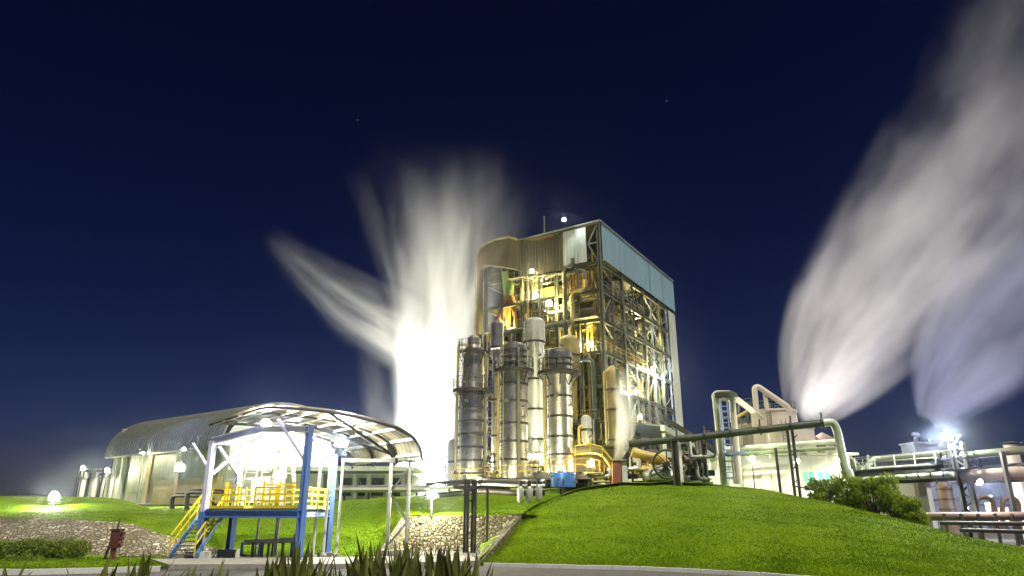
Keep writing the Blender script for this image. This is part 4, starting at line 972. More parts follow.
# stair with treads
tA = V(204, 511, 37.2, zp + .2); tB = V(168, 558, 34.4, .1)
sd = Vector((1.1, .25, 0))
st = MB(); st.bar(tB, tA, .06, .26); st.bar(tB + sd, tA + sd, .06, .26)
st_o = st.build('stair', 'blue', gan, False)
mb = MB()
for k in range(1, 12): q = tB.lerp(tA, k / 12); mb.box(q + sd / 2, (.3, sd.length - .08, .06), (sd.normalized().cross(UZ), sd.normalized(), UZ))
mb.build('tread', 'grate', st_o, False)
mb = MB()
for o in (Vector((0, 0, 0)), sd):
    mb.bar(tB + o + UZ * 1.05, tA + o + UZ * 1.05, .07); mb.bar(tB + o + UZ * .6, tA + o + UZ * .6, .05)
    for k in range(5): q = tB.lerp(tA, k / 4) + o; mb.bar(q, q + UZ * 1.05, .06)
mb.build('handrail', 'yellow', st_o, False)
# white portal top with bracing
pa, pb, pc, pd = [Vector((q.x, q.y, z)) for q, z in ((GA, P(214, 441, 35.5).z), (GB_, P(240, 442, 37.8).z), (GC, P(311, 425, 33.3).z), (GD, P(337, 454, 38).z))]
for a, b in ((pa, pb), (pa, P(263, 429, 34.6)), (pb, P(264, 431, 36.6))): MB().ibar(a, b, .3, .34).build('top_beam', 'violet', gan, False)
MB().ibar(P(263, 429, 34.6), pc + UZ * -.2, .24, .3).build('top_beam', 'white', gan, False)
MB().ibar(P(264, 431, 36.6), pd + UZ * .1, .24, .3).build('top_beam', 'white', gan, False)
for a, b in ((P(219, 447, 35.7), P(237, 474, 37.7)), (P(212, 474, 35.7), P(239, 451, 37.7)), (P(193, 444, 38.5), P(208, 468, 35.6)), (P(278, 419, 34), P(306, 462, 33.5)), (P(311, 436, 33.4), P(330, 458, 36))):
    MB().bar(a, b, .13).build('brace', 'violet' if a.x < -10 else 'steel', gan, False)
# loading arms, white lattice
def arm(label, pts, w):
    mb = MB(); ladder(mb, pts[0], pts[1], w, (1, .2, 0), .42, .03); t = mb.build('loading_arm', 'pale_steel', gan, False)
    MB().tube(bend([pts[1], pts[2], pts[3]], .3), .09, 8).build('arm_pipe', 'pale_steel', t)
    MB().tube([pts[0], Vector(pts[0]) + UZ * .9], .13, 10).build('swivel', 'white', t)
    return t
arm('white lattice loading arm leaning left on the gantry walkway', [V(243, 500, 36, zp + .27), P(258, 447, 36), P(268, 444, 36), P(270, 470, 36)], .55)
arm('white lattice loading arm standing nearly upright between the yellow gates', [V(262, 500, 36.4, zp + .27), P(272, 446, 36.4), P(283, 446, 36.4), P(285, 478, 36.4)], .5)
arm('white lattice loading arm closest to the tall blue front column', [V(279, 498, 36.8, zp + .27), P(276, 452, 36.8), P(292, 450, 36.8), P(294, 482, 36.8)], .45)
# curved canopy on the right of the gantry
prof = bend([P(256, 410, 34), P(270, 407.5, 34), P(310, 409.5, 34), P(345, 414, 34.2), P(378, 422, 34.6), P(402, 430, 35), P(416, 440, 35.4), P(421, 449, 35.7), P(422.5, 461, 36)], 1.0, 3)
ax = Vector((-.62, .78, 0)); LC = 8.0
can = thing('curved_canopy', 'curved canopy of dirty translucent sheets on dark arched ribs beside the white steam', 'canopy', V(400, 555, 39, 0))
vs = []; fs = []; m_ = len(prof); fine = []
for a, b in zip(prof, prof[1:]): fine += [a.lerp(b, k / 3) for k in range(3)]
fine.append(prof[-1]); m_ = len(fine)
nsh = 40
for i in range(nsh + 1):
    for q in fine: vs.append(q + ax * (LC * i / nsh) + UZ * (.14 + .05 * (i % 2)))
for i in range(nsh):
    for j in range(m_ - 1): a = i * m_ + j; fs.append((a, a + 1, a + m_ + 1, a + m_))
MB().add(vs, fs).build('roof_sheet', 'sheet', can, False)
for k in range(4): MB().tube([q + ax * (LC * k / 3 + .02) for q in prof], .08, 8).build('arch_rib', 'dark', can)
dist = [0]; 
for a, b in zip(fine, fine[1:]): dist.append(dist[-1] + (b - a).length)
for k in range(10):
    d_ = dist[-1] * (k + .3) / 9.6; j = max(0, min(m_ - 2, next((i for i, v in enumerate(dist) if v > d_), m_ - 1) - 1)); q = fine[j] + UZ * .02
    MB().bar(q, q + ax * LC, .09, .14).build('purlin', 'frame', can, False)
MB().tube([P(304, 424, 33.4), P(393, 455, 35.5)], .06, 8).build('tie_rod', 'dark', can)
MB().tube([P(328, 412, 34.2), P(393, 455, 35.5)], .06, 8).build('tie_rod', 'dark', can)
MB().bar(P(356, 432, 34.8), P(393, 455, 35.5), .12).build('brace', 'dark', can, False)
MB().bar(P(388, 443, 35), P(393, 457, 35.5), .16).build('brace', 'dark', can, False)
# grey lattice support frame of the canopy
for px, py0, Y in ((389.5, 463, 38.4), (408, 461, 38.9)):
    q = P(px, 500, Y); MB().bar((q.x, q.y, .1), (q.x, q.y, P(px, py0, Y).z), .17).build('post', 'frame_pale', can, False)
    MB().box((q.x, q.y, .14), (.9, .7, .32)).build('footing', 'concrete', can, False)
fa, fb = P(389.5, 500, 38.4), P(408, 500, 38.9)
MB().bar((fa.x - 2.6, fa.y - .6, P(389, 461, 38.4).z), (fb.x + .35, fb.y, P(408, 461, 38.9).z), .16).build('head_beam', 'frame_pale', can, False)
for z0, z1, s_ in ((4.5, 3.2, -1), (1.7, 3.2, 1), (1.7, .5, -1)):
    a, b = (fa, fb) if s_ > 0 else (fb, fa); MB().bar((a.x, a.y, z0 if s_ < 0 else z1), (b.x, b.y, z1 if s_ < 0 else z0), .09).build('brace', 'steel', can, False)
# white slender drop pipes and the teal pipe stand
for k, (px, Y, y0, y1, lab) in enumerate(((313.5, 36, 458, 548, 'white slender drop pipe just right of the tall blue front column'), (323.5, 36.5, 458, 550, 'white slender drop pipe between its neighbour and the blue rear column'), (337, 37, 462, 546, 'white slender drop pipe right of the blue rear column'), (256, 37, 512, 548, 'short white drop pipe under the left half of the gantry walkway'), (275.5, 37.3, 511, 548, 'thick white drop pipe under the middle of the gantry walkway'))):
    q = P(px, y1, Y); z1 = P(px, y0, Y).z; t = thing('drop_pipe', lab, 'pipe', (q.x, q.y, .1), 'white drop pipes of the gantry')
    MB().tube([(q.x, q.y, .1), (q.x, q.y, z1)], .07 if k < 4 else .13, 8).build('pipe', 'white', t)
    MB().tube([(q.x, q.y, .1), (q.x, q.y, .2)], .18, 12).build('flange', 'pale_steel', t)
    if k == 4: MB().tube(bend([(q.x, q.y, 1.95), (q.x + 1.4, q.y, 2.), (q.x + 1.45, q.y, 2.3)], .2), .05, 8).build('branch', 'white', t)
t = thing('pipe_stand', 'low stand of teal posts with white header pipes under the gantry', 'pipe stand', P(268, 558, 36.5))
for px in (241, 252, 259, 261.5, 268, 272, 282, 291): q = P(px, 555, 36 + (px % 3) * .25); MB().tube([(q.x, q.y, .1), (q.x, q.y, P(px, 542, 36.5).z)], .07, 8).build('post', 'blue' if px % 2 else 'green', t)
q0, q1 = P(244, 542.5, 36.2), P(296, 540, 36.2); MB().tube([q0, q1], .11, 10).build('header_pipe', 'white', t)
MB().tube([q0 + Vector((.1, .5, 0)), q1 + Vector((.3, .5, 0))], .07, 10).build('header_pipe', 'white', t)

# fire monitor and hedge
b = V(112, 561, 34.5, .08); t = thing('fire_monitor', 'dark red fire monitor standing on the grass strip before the stone slope', 'hydrant', b)
q = V(112, 561, 34.5, 0)
MB().tube([q + UZ * .08, q + UZ * .16], .26, 14).build('base_flange', 'redbrown', t)
MB().tube([q + UZ * .14, q + UZ * .62], .13, 12).build('riser', 'redbrown', t)
mb = MB(); mb.box(q + UZ * .98 + Vector((.02, 0, 0)), (.42, .34, .8)); mb.box(q + UZ * 1.4, (.52, .4, .07)); mb.build('body', 'redbrown', t, False)
mb = MB(); 
for z in (.75, 1.0, 1.22): mb.tube([q + Vector((.2, 0, z)), q + Vector((.38, -.05, z))], .09, 10)
mb.build('outlet', 'redbrown', t)
MB().tube([q + Vector((0, 0, 1.38)), q + Vector((.03, 0, 1.9))], [.05, .04], 8).build('nozzle', 'brownpipe', t)
MB().bar(q + Vector((-.32, -.1, .1)), q + Vector((-.2, 0, .82)), .1).build('hose', 'dark', t, False)
def leafcloud(pts, nrm, size):      # quads at pts
    n = len(pts); V_ = np.empty((n * 4, 3))
    a = RNG.normal(size=(n, 3)); a += nrm * .6; a /= np.linalg.norm(a, axis=1)[:, None]
    b = np.cross(a, RNG.normal(size=(n, 3))); b /= np.linalg.norm(b, axis=1)[:, None]; c = np.cross(a, b)
    s = RNG.uniform(.6, 1.3, (n, 1)) * size
    V_[0::4] = pts - b * s; V_[1::4] = pts + c * s * .5; V_[2::4] = pts + b * s; V_[3::4] = pts - c * s * .5
    me = bpy.data.meshes.new('foliage'); me.vertices.add(n * 4); me.vertices.foreach_set('co', V_.ravel())
    me.loops.add(n * 4); me.loops.foreach_set('vertex_index', np.arange(n * 4, dtype=np.int32)); me.polygons.add(n); me.polygons.foreach_set('loop_start', np.arange(0, n * 4, 4, dtype=np.int32)); me.update(calc_edges=True)
    return me
def shrub(name, label, cat, base, lobes, n, size, m, group=None):
    t = thing(name, label, cat, base, group); ps = []; ns = []
    tot = sum(l[3] ** 2 for l in lobes)
    for (x, y, z, r) in lobes:
        k = int(n * r * r / tot); d = RNG.normal(size=(k, 3)); d /= np.linalg.norm(d, axis=1)[:, None]; d[:, 2] *= .95
        rr = r * RNG.uniform(.35, 1.12, (k, 1)) ** .6; ps.append(np.array([x, y, z]) + d * rr); ns.append(d)
    me = leafcloud(np.concatenate(ps), np.concatenate(ns), size); me.materials.append(M[m]); o = bpy.data.objects.new('foliage', me); COL.objects.link(o); o.parent = t
    mb = MB()
    for (x, y, z, r) in lobes: mb.tube([(base[0] + x * .15, base[1] + y * .15, base[2] - .3), (base[0] + x * .8, base[1] + y * .8, base[2] + max(.2, z))], [.06, .03], 6)
    mb.build('stem', 'bark', t); return t
rs = random.Random(4)
for px, py, Y, hpx, wpx, lab in ((826, 503, 51, 17, 13, 'loose green shrub in front of the cyan windows'), (851, 507, 49, 23, 17, 'broad bright green shrub in front of the pale pipe end'), (874, 511, 47.5, 27, 18, 'tallest bright yellow green shrub below the pipe bridge'), (896, 516, 46, 22, 15, 'rounded green shrub below the middle of the pipe bridge'), (915, 521, 45, 17, 11, 'small dark green shrub at the far end of the shrub row')):
    b = P(px, py + 3, Y); w, h = W(wpx * 1.0, b), W(hpx + 9, b)
    lobes = [(rs.uniform(-w, w) * .85, rs.uniform(-.8, .8), h * rs.uniform(.15, .86), h * rs.uniform(.12, .28)) for _ in range(20)]
    shrub('shrub', lab, 'shrub', b, lobes, 2300, .13, 'leaf', 'shrubs on the mound shoulder')
h0, h1 = V(-30, 558, 35.2, .05), V(78, 558, 35.0, .05)
lobes = [((h1.x - h0.x) * (k / 17 - .5) + rs.uniform(-.1, .1), rs.uniform(-.15, .2), .28 + (k % 2) * .22, .46 + rs.uniform(-.06, .06)) for k in range(18)]
shrub('hedge', 'low clipped green hedge before the stone slope', 'hedge', h0.lerp(h1, .5), lobes, 15000, .06, 'hedgeleaf')
t = shrub('shrub', 'flat dark creeping plant at the foot of the clipped hedge', 'shrub', V(22, 562, 33.4, .06), [(-.5, 0, .05, .3), (.1, .1, .08, .32), (.7, 0, .05, .26)], 700, .05, 'hedgeleaf')

# sword leaved plants in the near bed
def sword(label, px, Y, ytip, n, group, seed, spread=.35):
    rs = random.Random(seed); b = G(px, 600); b = Vector((P(px, 560, Y).x, Y, 0)); H = P(px, ytip, Y).z
    t = thing('sword_plant', label, 'plant', b, group); mb = MB()
    for k in range(int(n * 1.9)):
        a = rs.uniform(0, 2 * PI); r0 = rs.uniform(.02, .22); h = H * rs.uniform(.42, 1.08) if k else H * 1.12
        ln = rs.uniform(.05, spread) * h * (1.15 - h / H * .5); w = rs.uniform(.05, .085); ln *= rs.choice([.6, 1, 1, 1.6, 2.4]); d = Vector((math.cos(a), math.sin(a), 0)); s = Vector((-d.y, d.x, 0)); tw = rs.uniform(-.5, .5)
        s = (s * math.cos(tw) + d * math.sin(tw)); pv = None; vs = []
        for j in range(7):
            u = j / 6; c = b + d * (r0 + ln * u * u) + UZ * (h * u * (1 - .04 * u)); ww = w * (.7 + .9 * u - .2 * u * u) * (1 - max(0, u - .55) / .45) ** .8 if u > .55 else w * (.7 + .9 * u - .2 * u * u)
            f_ = d * (ww * .35)
            vs += [c - s * ww, c - f_, c + s * ww]
        fs = []
        for j in range(6): q = j * 3; fs += [(q, q + 1, q + 4, q + 3), (q + 1, q + 2, q + 5, q + 4)]
        mb.add(vs, fs)
    o = mb.build('leaf_rosette', 'sword', t); return t
for i, (px, Y, yt, n, lab) in enumerate(((9, 14, 558, 7, 'sword leaved plant nearest the left edge of the photo'), (20, 15, 562, 5, 'short sword leaved plant second from the left edge'), (92, 14, 557, 5, 'lone sword leaved plant in front of the dark red fire monitor'), (105, 15, 566, 4, 'very short sword leaved plant beside the lone one'), (131, 14, 563, 5, 'small sword leaved plant left of the trio below the stair'), (143, 14.5, 557, 7, 'taller sword leaved plant of the trio below the stair'), (153, 14, 556, 6, 'sword leaved plant right of the trio below the stair'), (186, 15, 569, 5, 'short sword leaved plant below the blue column footing'), (204, 14.5, 564, 6, 'short sword leaved plant between the two concrete footings'), (218, 15, 564, 6, 'short sword leaved plant below the rear concrete footing'))):
    sword(lab, px, Y, yt, n, 'sword leaved plants in the near bed', 100 + i)
for i, (px, Y, yt, n) in enumerate(((269, 13, 551, 8), (286, 14, 554, 9), (297, 12.5, 538, 12), (306, 14, 548, 10), (318, 13, 553, 9), (331, 15, 561, 7), (343, 14, 556, 9), (352, 13, 553, 10), (362, 15, 549, 11), (371, 13, 537, 13), (380, 14.5, 544, 12), (389, 13, 541, 12), (397, 15, 548, 12), (406, 13.5, 543, 13), (415, 15, 539, 13), (424, 13, 545, 13), (433, 14.5, 546, 13), (442, 13, 540, 13), (451, 14.5, 548, 12), (460, 13, 546, 12), (469, 14.5, 552, 10), (476, 13.5, 558, 9), (357, 16, 556, 9), (400, 16.5, 545, 11), (436, 16.5, 548, 11))):
    l = 'dense clump of dark sword leaved plants right of the tall tuft in the near bed'
    if px < 320: l = 'dark sword leaved plant in the tufted group in front of the tall blue front column'
    if px == 297: l = 'tallest tuft of dark sword leaves, in front of the tall blue front column'
    sword(l, px, Y, yt, n, 'sword leaved plants in the near bed', 200 + i, .25)

# ------------------------------------------------------------------ lit lamps, some of them added for their light
WARM = (1, .84, .32); CREAM = (1, .97, .66); COOL = (.93, 1, .9); ORANGE = (1, .72, .25)
def YF(px, py, l=None, r=None):      # depth of the building plane behind a pixel
    d = P(px, py, 1) - Vector((0, 0, CZ)); ax_, o = (BL, K + BR * r) if l is None else (BR, K + BL * l)
    det = d.x * -ax_.y + ax_.x * d.y
    return (o.x * -ax_.y + ax_.x * o.y) / det
def LP(label, px, py, Y, power, col=CREAM, **k):
    if isinstance(Y, tuple): Y = YF(px, py, r=Y[1]) if Y[0] == 'front' else YF(px, py, l=Y[1])
    return lamp(label, P(px, py, Y), power, col, **k)
LP('ground floodlight glaring on the far left lawn', 54, 496, 58, 900, CREAM, size=.34, pole=P(54, 500, 58).z - .4, aim=(.25, -1, -.1))
LP('far tall lamp above the pale upright vessels', 83, 468, 95, 400, CREAM, size=.3, pole=3.0)
LP('far lamp beside the barrel roofed shed corner', 107, 470, 93, 400, CREAM, size=.3, pole=3.0)
LP('small round lamp under the eaves at the far end of the barrel roofed shed', 143, 453, 87.5, 120, CREAM, size=.2, aim=(.2, -1, -.5))
LP('great floodlight glaring on the wall of the barrel roofed shed', 180, 467, 73, 1000, CREAM, size=.42, aim=(.3, -1, -.1), off=.5)
LP('small lamp under the eaves above the great floodlight', 184, 449, 74.5, 90, CREAM, size=.2, aim=(.2, -1, -.5))
LP('dazzling floodlight at the left end of the curved canopy', 266, 425, 35, 1500, (1, .98, .92), size=.28, aim=(-.25, -1, -.35))
LP('second dazzling floodlight under the middle of the curved canopy', 341, 441, 37, 900, (1, .98, .92), size=.28, aim=(.1, -1, -.3))
LP('added white floodlight under the canopy shining on the loading arms', 292, 431, 39, 300, (1, .98, .92), size=.2, aim=(.1, -.6, -1))  # extra lamp added to brighten the gantry
LP('floodlight on a post at the top of the stone wall, below the white steam', 432, 494, 44.4, 800, CREAM, size=.26, pole=1.9, aim=(.1, -1, -.6))
LP('tall mast lamp on the top of the frame building', 564, 219.5, 84.5, 150, (.9, .95, 1), size=.3, aim=(.1, -1, -.1), glow=14, pole=39.3)
LP('lamp below the brown cladding in the upper left bay of the frame building', 532, 271, ('front', -.8), 900, WARM, size=.34, aim=(.1, -1, -.6), spot=150, off=.2)
LP('round yellow lamp in the middle of the frame building, below the other', 549, 303, ('front', -.9), 1000, WARM, size=.42, aim=(.1, -1, -.3))
LP('unseen added lamp in the right hand bays of the frame building, upper', 634, 330, ('side', 2.5), 1000, WARM, size=.2, aim=(.7, -.7, .1))  # unseen lamp added for the glow inside the right face
LP('unseen added lamp in the right hand bays of the frame building, lower', 622, 395, ('side', 2.), 900, WARM, size=.2, aim=(.7, -.7, .1))  # second unseen lamp added for the right face glow
LP('unseen added lamp among the pipes behind the brown cladding corner', 538, 296, ('front', 1.2), 900, WARM, size=.2, aim=(.1, -1, .2))  # unseen lamp added to light the upper bays from within
LP('orange lamp under the yellow duct', 591, 463.5, 60.8, 260, ORANGE, size=.32, aim=(0, -1, -.2))
LP('white lamp on the right hand face of the frame building, upper of three', 652, 369, ('side', -.6), 750, CREAM, size=.36, aim=(.8, -.8, -.4))
LP('white lamp on the right hand face of the frame building, near its far edge', 663, 376, ('side', -.6), 700, CREAM, size=.34, aim=(.8, -.8, -.4))
LP('white lamp by the small steam wisp, lowest on the frame building', 636, 392, ('side', -.8), 450, CREAM, size=.36, aim=(.7, -.8, -.4))
LP('added floodlight over the cream annex wall', 640, 417, 79, 450, CREAM, size=.3, aim=(.5, -.8, -.6))  # floodlight added to light the foot of the frame building
LP('bright greenish floodlight on the dark lamp tower', 947, 436, 56, 1700, COOL, size=.34, pole=P(950, 470, 56).z, aim=(-.25, -1, -.25))
LP('pinkish lamp under the pipe rack right of the lamp tower', 980, 482, 51.5, 170, (1, .85, .85), size=.22, aim=(.1, -1, -.3))
LP('small lamp low among the pipe loops', 990, 497, 62, 300, (.9, .92, 1), size=.15, aim=(-.1, -1, -.3))
LP('added floodlight on the deck railing behind the stainless columns', 541, 462, 66.5, 500, CREAM, size=.25, aim=(-.2, -1, .5), pole=4.1)  # added to throw light on the columns
for px_, Y_, lab_ in ((497, 59.5, 'small added deck lamp at the railing between the ringed and the banded column'), (539, 58.5, 'small added deck lamp at the railing left of the wide headed corner column'), (580, 57.2, 'small added deck lamp at the railing right of the wide headed corner column'), (455, 60.5, 'small added deck lamp at the railing under the small cream tank')):
    LP(lab_, px_, 472, Y_, 25, CREAM, size=.1, aim=(0, 1, .5), glow=20)  # uplights added for highlights on the column shells
for px_, py_, Y_, aim_, lab_ in ((480, 481.5, 46, (-.12, 1, .36), 'added floodlight on the pipe rack turned away towards the ringed column'), (524, 483.5, 44.4, (-.02, 1, .36), 'added floodlight on the pipe rack turned away towards the banded column, above the hanging filters'), (545, 483, 44.4, (.06, 1, .5), 'added floodlight at the end of the pipe rack turned away towards the corner column')):
    LP(lab_, px_, py_, Y_, 3200, CREAM, size=.16, aim=aim_, spot=50)  # spots added to light the column fronts, facing away from the camera
LP('added floodlight low behind the ringed column, beside the steam', 446, 462, 68, 500, CREAM, size=.3, aim=(.4, -1, .4), pole=4.1)  # unseen lamp added for light between column and steam
LP('added floodlight among the pipes inside the frame, left of the yellow lamp', 509, 330, ('front', .8), 900, WARM, size=.25, aim=(.3, -1, .2))  # unseen lamp added to light the frame interior
LP('added lamp inside the middle bay of the frame building, above the corner column', 590, 345, ('front', 1.2), 900, WARM, size=.22, aim=(-.2, -1, -.1))  # another interior lamp added to light the middle bay
LP('added lamp below the boiler tubes at the top of the frame building', 585, 288, ('front', 1.5), 500, WARM, size=.2, aim=(-.4, -.8, .3))  # interior lamp added to light the boiler tubes
LP('floodlight on a pole facing the white building beside its door frame', 752, 458, 69, 260, CREAM, size=.3, aim=(.1, -.7, -.6), pole=2.3)
LP('floodlight on a pole before the white building left of the cyan windows', 797, 461, 68.5, 180, CREAM, size=.28, aim=(.1, -.7, -.6), pole=2.3)
LP('floodlight on a pole before the white building next to the pale pipe bend', 838, 461, 68, 900, CREAM, size=.28, aim=(.3, -.7, -.6), pole=2.0)
LP('added floodlight on the tank roof shining up into the large steam cloud', 806, 427, 86, 350, (1, .94, .88), size=.4, aim=(.3, .2, 1), off=.5, pole=P(806, 431, 86).z)  # added to light the base of the large plume
LP('strong unseen floodlight added behind the tanks, aimed up along the large steam cloud', 800, 474, 99, 16000, (1, .95, .9), size=.4, aim=(.42, -.1, .9), off=.5, spot=62, pole=-.05)  # unseen spot added to light the large plume evenly
LP('bluish unseen floodlight added behind the pipe bridge, aimed up along the bluish steam', 926, 478, 104, 5000, (.78, .82, 1), size=.35, aim=(.42, -.08, .9), off=.5, spot=60, pole=-.05)  # unseen spot added to light the smaller plume
LP('strong unseen floodlight added on the ground behind the ringed column, aimed up the white steam', 436, 486, 91, 30000, (1, .98, .93), size=.4, aim=(-.02, .12, 1), off=.5, spot=56, pole=3.2)  # unseen spot added to brighten the top of the white plume
LP('added floodlight on a mast behind the lamp tower shining up into the bluish steam', 930, 441, 84, 350, (.85, .9, 1), size=.35, aim=(.2, .2, 1), off=.5, pole=-.05)  # added to light the smaller plume from below
LP('floodlight on the ground at the foot of the white steam', 420, 474, 95, 24000, (1, .98, .93), size=.5, aim=(.1, -.3, 1), off=.6, pole=3.2)

# ------------------------------------------------------------------ steam
def steam(label, base, tip, cen, rad, den, color=(1, 1, 1), streak=2.2, stretch=.1, lo=.35, hi=.7, seed=0., soft=.55, aniso=.1, detail=4.):
    b, e = P(*base), P(*tip); Lz = (e - b).length; az = (e - b) / Lz; ax_ = Vector((0, 1, 0)).cross(az).normalized(); ay = az.cross(ax_)
    wm = lambda t_, px: W(px, b.lerp(e, t_))
    cs = [(t_, wm(t_, v)) for t_, v in cen]; rs_ = [(t_, wm(t_, v)) for t_, v in rad]
    def ev(a, t_):
        for (t0, v0), (t1, v1) in zip(a, a[1:]):
            if t_ <= t1: k = (t_ - t0) / (t1 - t0); return v0 + (v1 - v0) * k
        return a[-1][1]
    n, m = 24, 22; vs = []
    for j in range(m + 1):
        t_ = j / m; c, r = ev(cs, t_), ev(rs_, t_) * 1.06
        for k in range(n): vs.append((c + r * math.cos(2 * PI * k / n), r * math.sin(2 * PI * k / n), Lz * t_))
    fs = [(j * n + k, j * n + (k + 1) % n, (j + 1) * n + (k + 1) % n, (j + 1) * n + k) for j in range(m) for k in range(n)] + [tuple(range(n))[::-1], tuple(m * n + k for k in range(n))]
    me = bpy.data.meshes.new('steam_plume'); me.from_pydata(vs, [], fs)
    o = bpy.data.objects.new('steam_plume', me); COL.objects.link(o); tag(o, label, 'steam', 'steam plumes')
    o.matrix_world = Matrix(((ax_.x, ay.x, az.x, b.x), (ax_.y, ay.y, az.y, b.y), (ax_.z, ay.z, az.z, b.z), (0, 0, 0, 1)))
    mt = bpy.data.materials.new('steam'); mt.use_nodes = True; nt = mt.node_tree; N = nt.nodes; L = nt.links
    N.remove(N['Principled BSDF']); out = N['Material Output']
    pv = N.new('ShaderNodeVolumePrincipled'); pv.inputs['Color'].default_value = (*color, 1); pv.inputs['Anisotropy'].default_value = aniso; L.new(pv.outputs[0], out.inputs['Volume'])
    def mth(op, a, b_=None, c_=None, clamp=False):
        q = N.new('ShaderNodeMath'); q.operation = op; q.use_clamp = clamp
        for i, v in enumerate((a, b_, c_)):
            if v is None: continue
            if isinstance(v, (int, float)): q.inputs[i].default_value = v
            else: L.new(v, q.inputs[i])
        return q.outputs[0]
    tc = N.new('ShaderNodeTexCoord'); sx = N.new('ShaderNodeSeparateXYZ'); L.new(tc.outputs['Object'], sx.inputs[0])
    t_ = mth('DIVIDE', sx.outputs[2], Lz)
    def fc(a, lo_, hi_):
        f_ = N.new('ShaderNodeFloatCurve'); cv = f_.mapping.curves[0]; a = [(x, (v - lo_) / (hi_ - lo_)) for x, v in a]
        cv.points[0].location = a[0]; cv.points[1].location = a[-1]
        for p in a[1:-1]: cv.points.new(*p)
        f_.mapping.update(); L.new(t_, f_.inputs[1]); return mth('MULTIPLY_ADD', f_.outputs[0], hi_ - lo_, lo_)
    cm = max(abs(v) for _, v in cs) + .01; rm = max(v for _, v in rs_)
    C_ = fc(cs, -cm, cm); R_ = fc(rs_, 0, rm); dm = max(v for _, v in den); D_ = fc(den, 0, dm)
    xn = mth('DIVIDE', mth('SUBTRACT', sx.outputs[0], C_), R_); yn = mth('DIVIDE', sx.outputs[1], R_)
    cb = N.new('ShaderNodeCombineXYZ'); L.new(mth('MULTIPLY', xn, streak), cb.inputs[0]); L.new(mth('MULTIPLY', yn, streak), cb.inputs[1]); L.new(mth('MULTIPLY_ADD', sx.outputs[2], stretch, seed), cb.inputs[2])
    nz = N.new('ShaderNodeTexNoise'); nz.inputs['Scale'].default_value = 1.; nz.inputs['Detail'].default_value = detail; nz.inputs['Roughness'].default_value = .55; L.new(cb.outputs[0], nz.inputs['Vector'])
    nr_ = N.new('ShaderNodeMapRange'); nr_.interpolation_type = 'SMOOTHSTEP'; L.new(nz.outputs[0], nr_.inputs[0]); nr_.inputs[1].default_value = lo; nr_.inputs[2].default_value = hi
    d2 = mth('SQRT', mth('ADD', mth('MULTIPLY', xn, xn), mth('MULTIPLY', yn, yn)))
    # the rim wavers with the same noise
    d3 = mth('ADD', d2, mth('MULTIPLY', mth('SUBTRACT', .5, nz.outputs[0]), 1.1))
    fr = N.new('ShaderNodeMapRange'); fr.interpolation_type = 'SMOOTHSTEP'; L.new(d3, fr.inputs[0]); fr.inputs[1].default_value = 1.; fr.inputs[2].default_value = 1 - soft
    fo = N.new('ShaderNodeMapRange'); fo.interpolation_type = 'SMOOTHSTEP'; L.new(d2, fo.inputs[0]); fo.inputs[1].default_value = 1.; fo.inputs[2].default_value = .85
    L.new(mth('MULTIPLY', mth('MULTIPLY', D_, mth('MULTIPLY', fr.outputs[0], fo.outputs[0])), nr_.outputs[0]), pv.inputs['Density'])
    me.materials.append(mt)
    try: mt.cycles.volume_step_rate = 1.
    except Exception: pass
    return o
steam('tall white steam plume rising between the curved canopy and the ringed column', (426, 496, 97), (444, 178, 97), [(0, 0), (.3, 2), (.6, 6), (1, 2)],
    [(0, 32), (.25, 44), (.5, 60), (.75, 86), (1, 112)], [(0, 1), (.25, 1), (.42, .8), (.55, .45), (.7, .2), (.85, .06), (1, 0)], (1, 1, .98), 2.6, .045, .38, .64, 3., .9, .1, 5.)
steam('thin slanting steam wisp drifting off to the left of the tall white plume', (440, 372, 96), (266, 232, 93), [(0, 8), (.3, 4), (.6, -4), (1, 0)],
    [(0, 36), (.3, 42), (.65, 32), (1, 16)], [(0, .06), (.2, .26), (.4, .19), (.75, .08), (.93, .02), (1, 0)], (1, 1, .95), 1.8, .06, .36, .66, 9., 1., .1, 5.)
steam('faint low steam puff left of the tall white plume above the canopy', (398, 450, 99), (372, 325, 99), [(0, 0), (1, 0)], [(0, 26), (.5, 30), (1, 22)],
    [(0, .1), (.3, .06), (.6, .03), (.9, .008), (1, 0)], (1, 1, .92), 1.3, .06, .38, .7, 21.)
steam('large beige steam cloud blowing up and right from behind the railed tank', (806, 417, 92), (1090, -30, 92), [(0, 0), (.12, -8), (.26, -6), (.48, 4), (1, 4)],
    [(0, 24), (.1, 62), (.26, 88), (.5, 100), (.75, 115), (1, 140)], [(0, .6), (.12, .4), (.3, .2), (.5, .085), (.75, .026), (1, .01)], (.97, .95, 1), 2.0, .045, .34, .7, 14., 1.0, .1, 5.)
steam('smaller bluish steam cloud rising from behind the bright lamp tower', (930, 418, 98), (1085, 235, 98), [(0, 0), (.3, -8), (1, 0)],
    [(0, 18), (.15, 46), (.4, 70), (.7, 90), (1, 110)], [(0, .8), (.15, .6), (.4, .32), (.7, .15), (1, .05)], (.78, .8, 1), 1.9, .045, .32, .68, 33., 1., .1, 5.)  # the bluish light on this cloud is put into its colour
steam('small steam wisp curling up in front of the cream annex', (614, 462, 63), (632, 368, 63), [(0, 0), (.25, 5), (.5, 3), (.8, -3), (1, 0)],
    [(0, 5), (.3, 11), (.6, 13), (1, 13)], [(0, .2), (.2, 1.8), (.45, 1.3), (.75, .5), (1, 0)], (1, 1, .95), 1.5, .12, .25, .7, 41.)

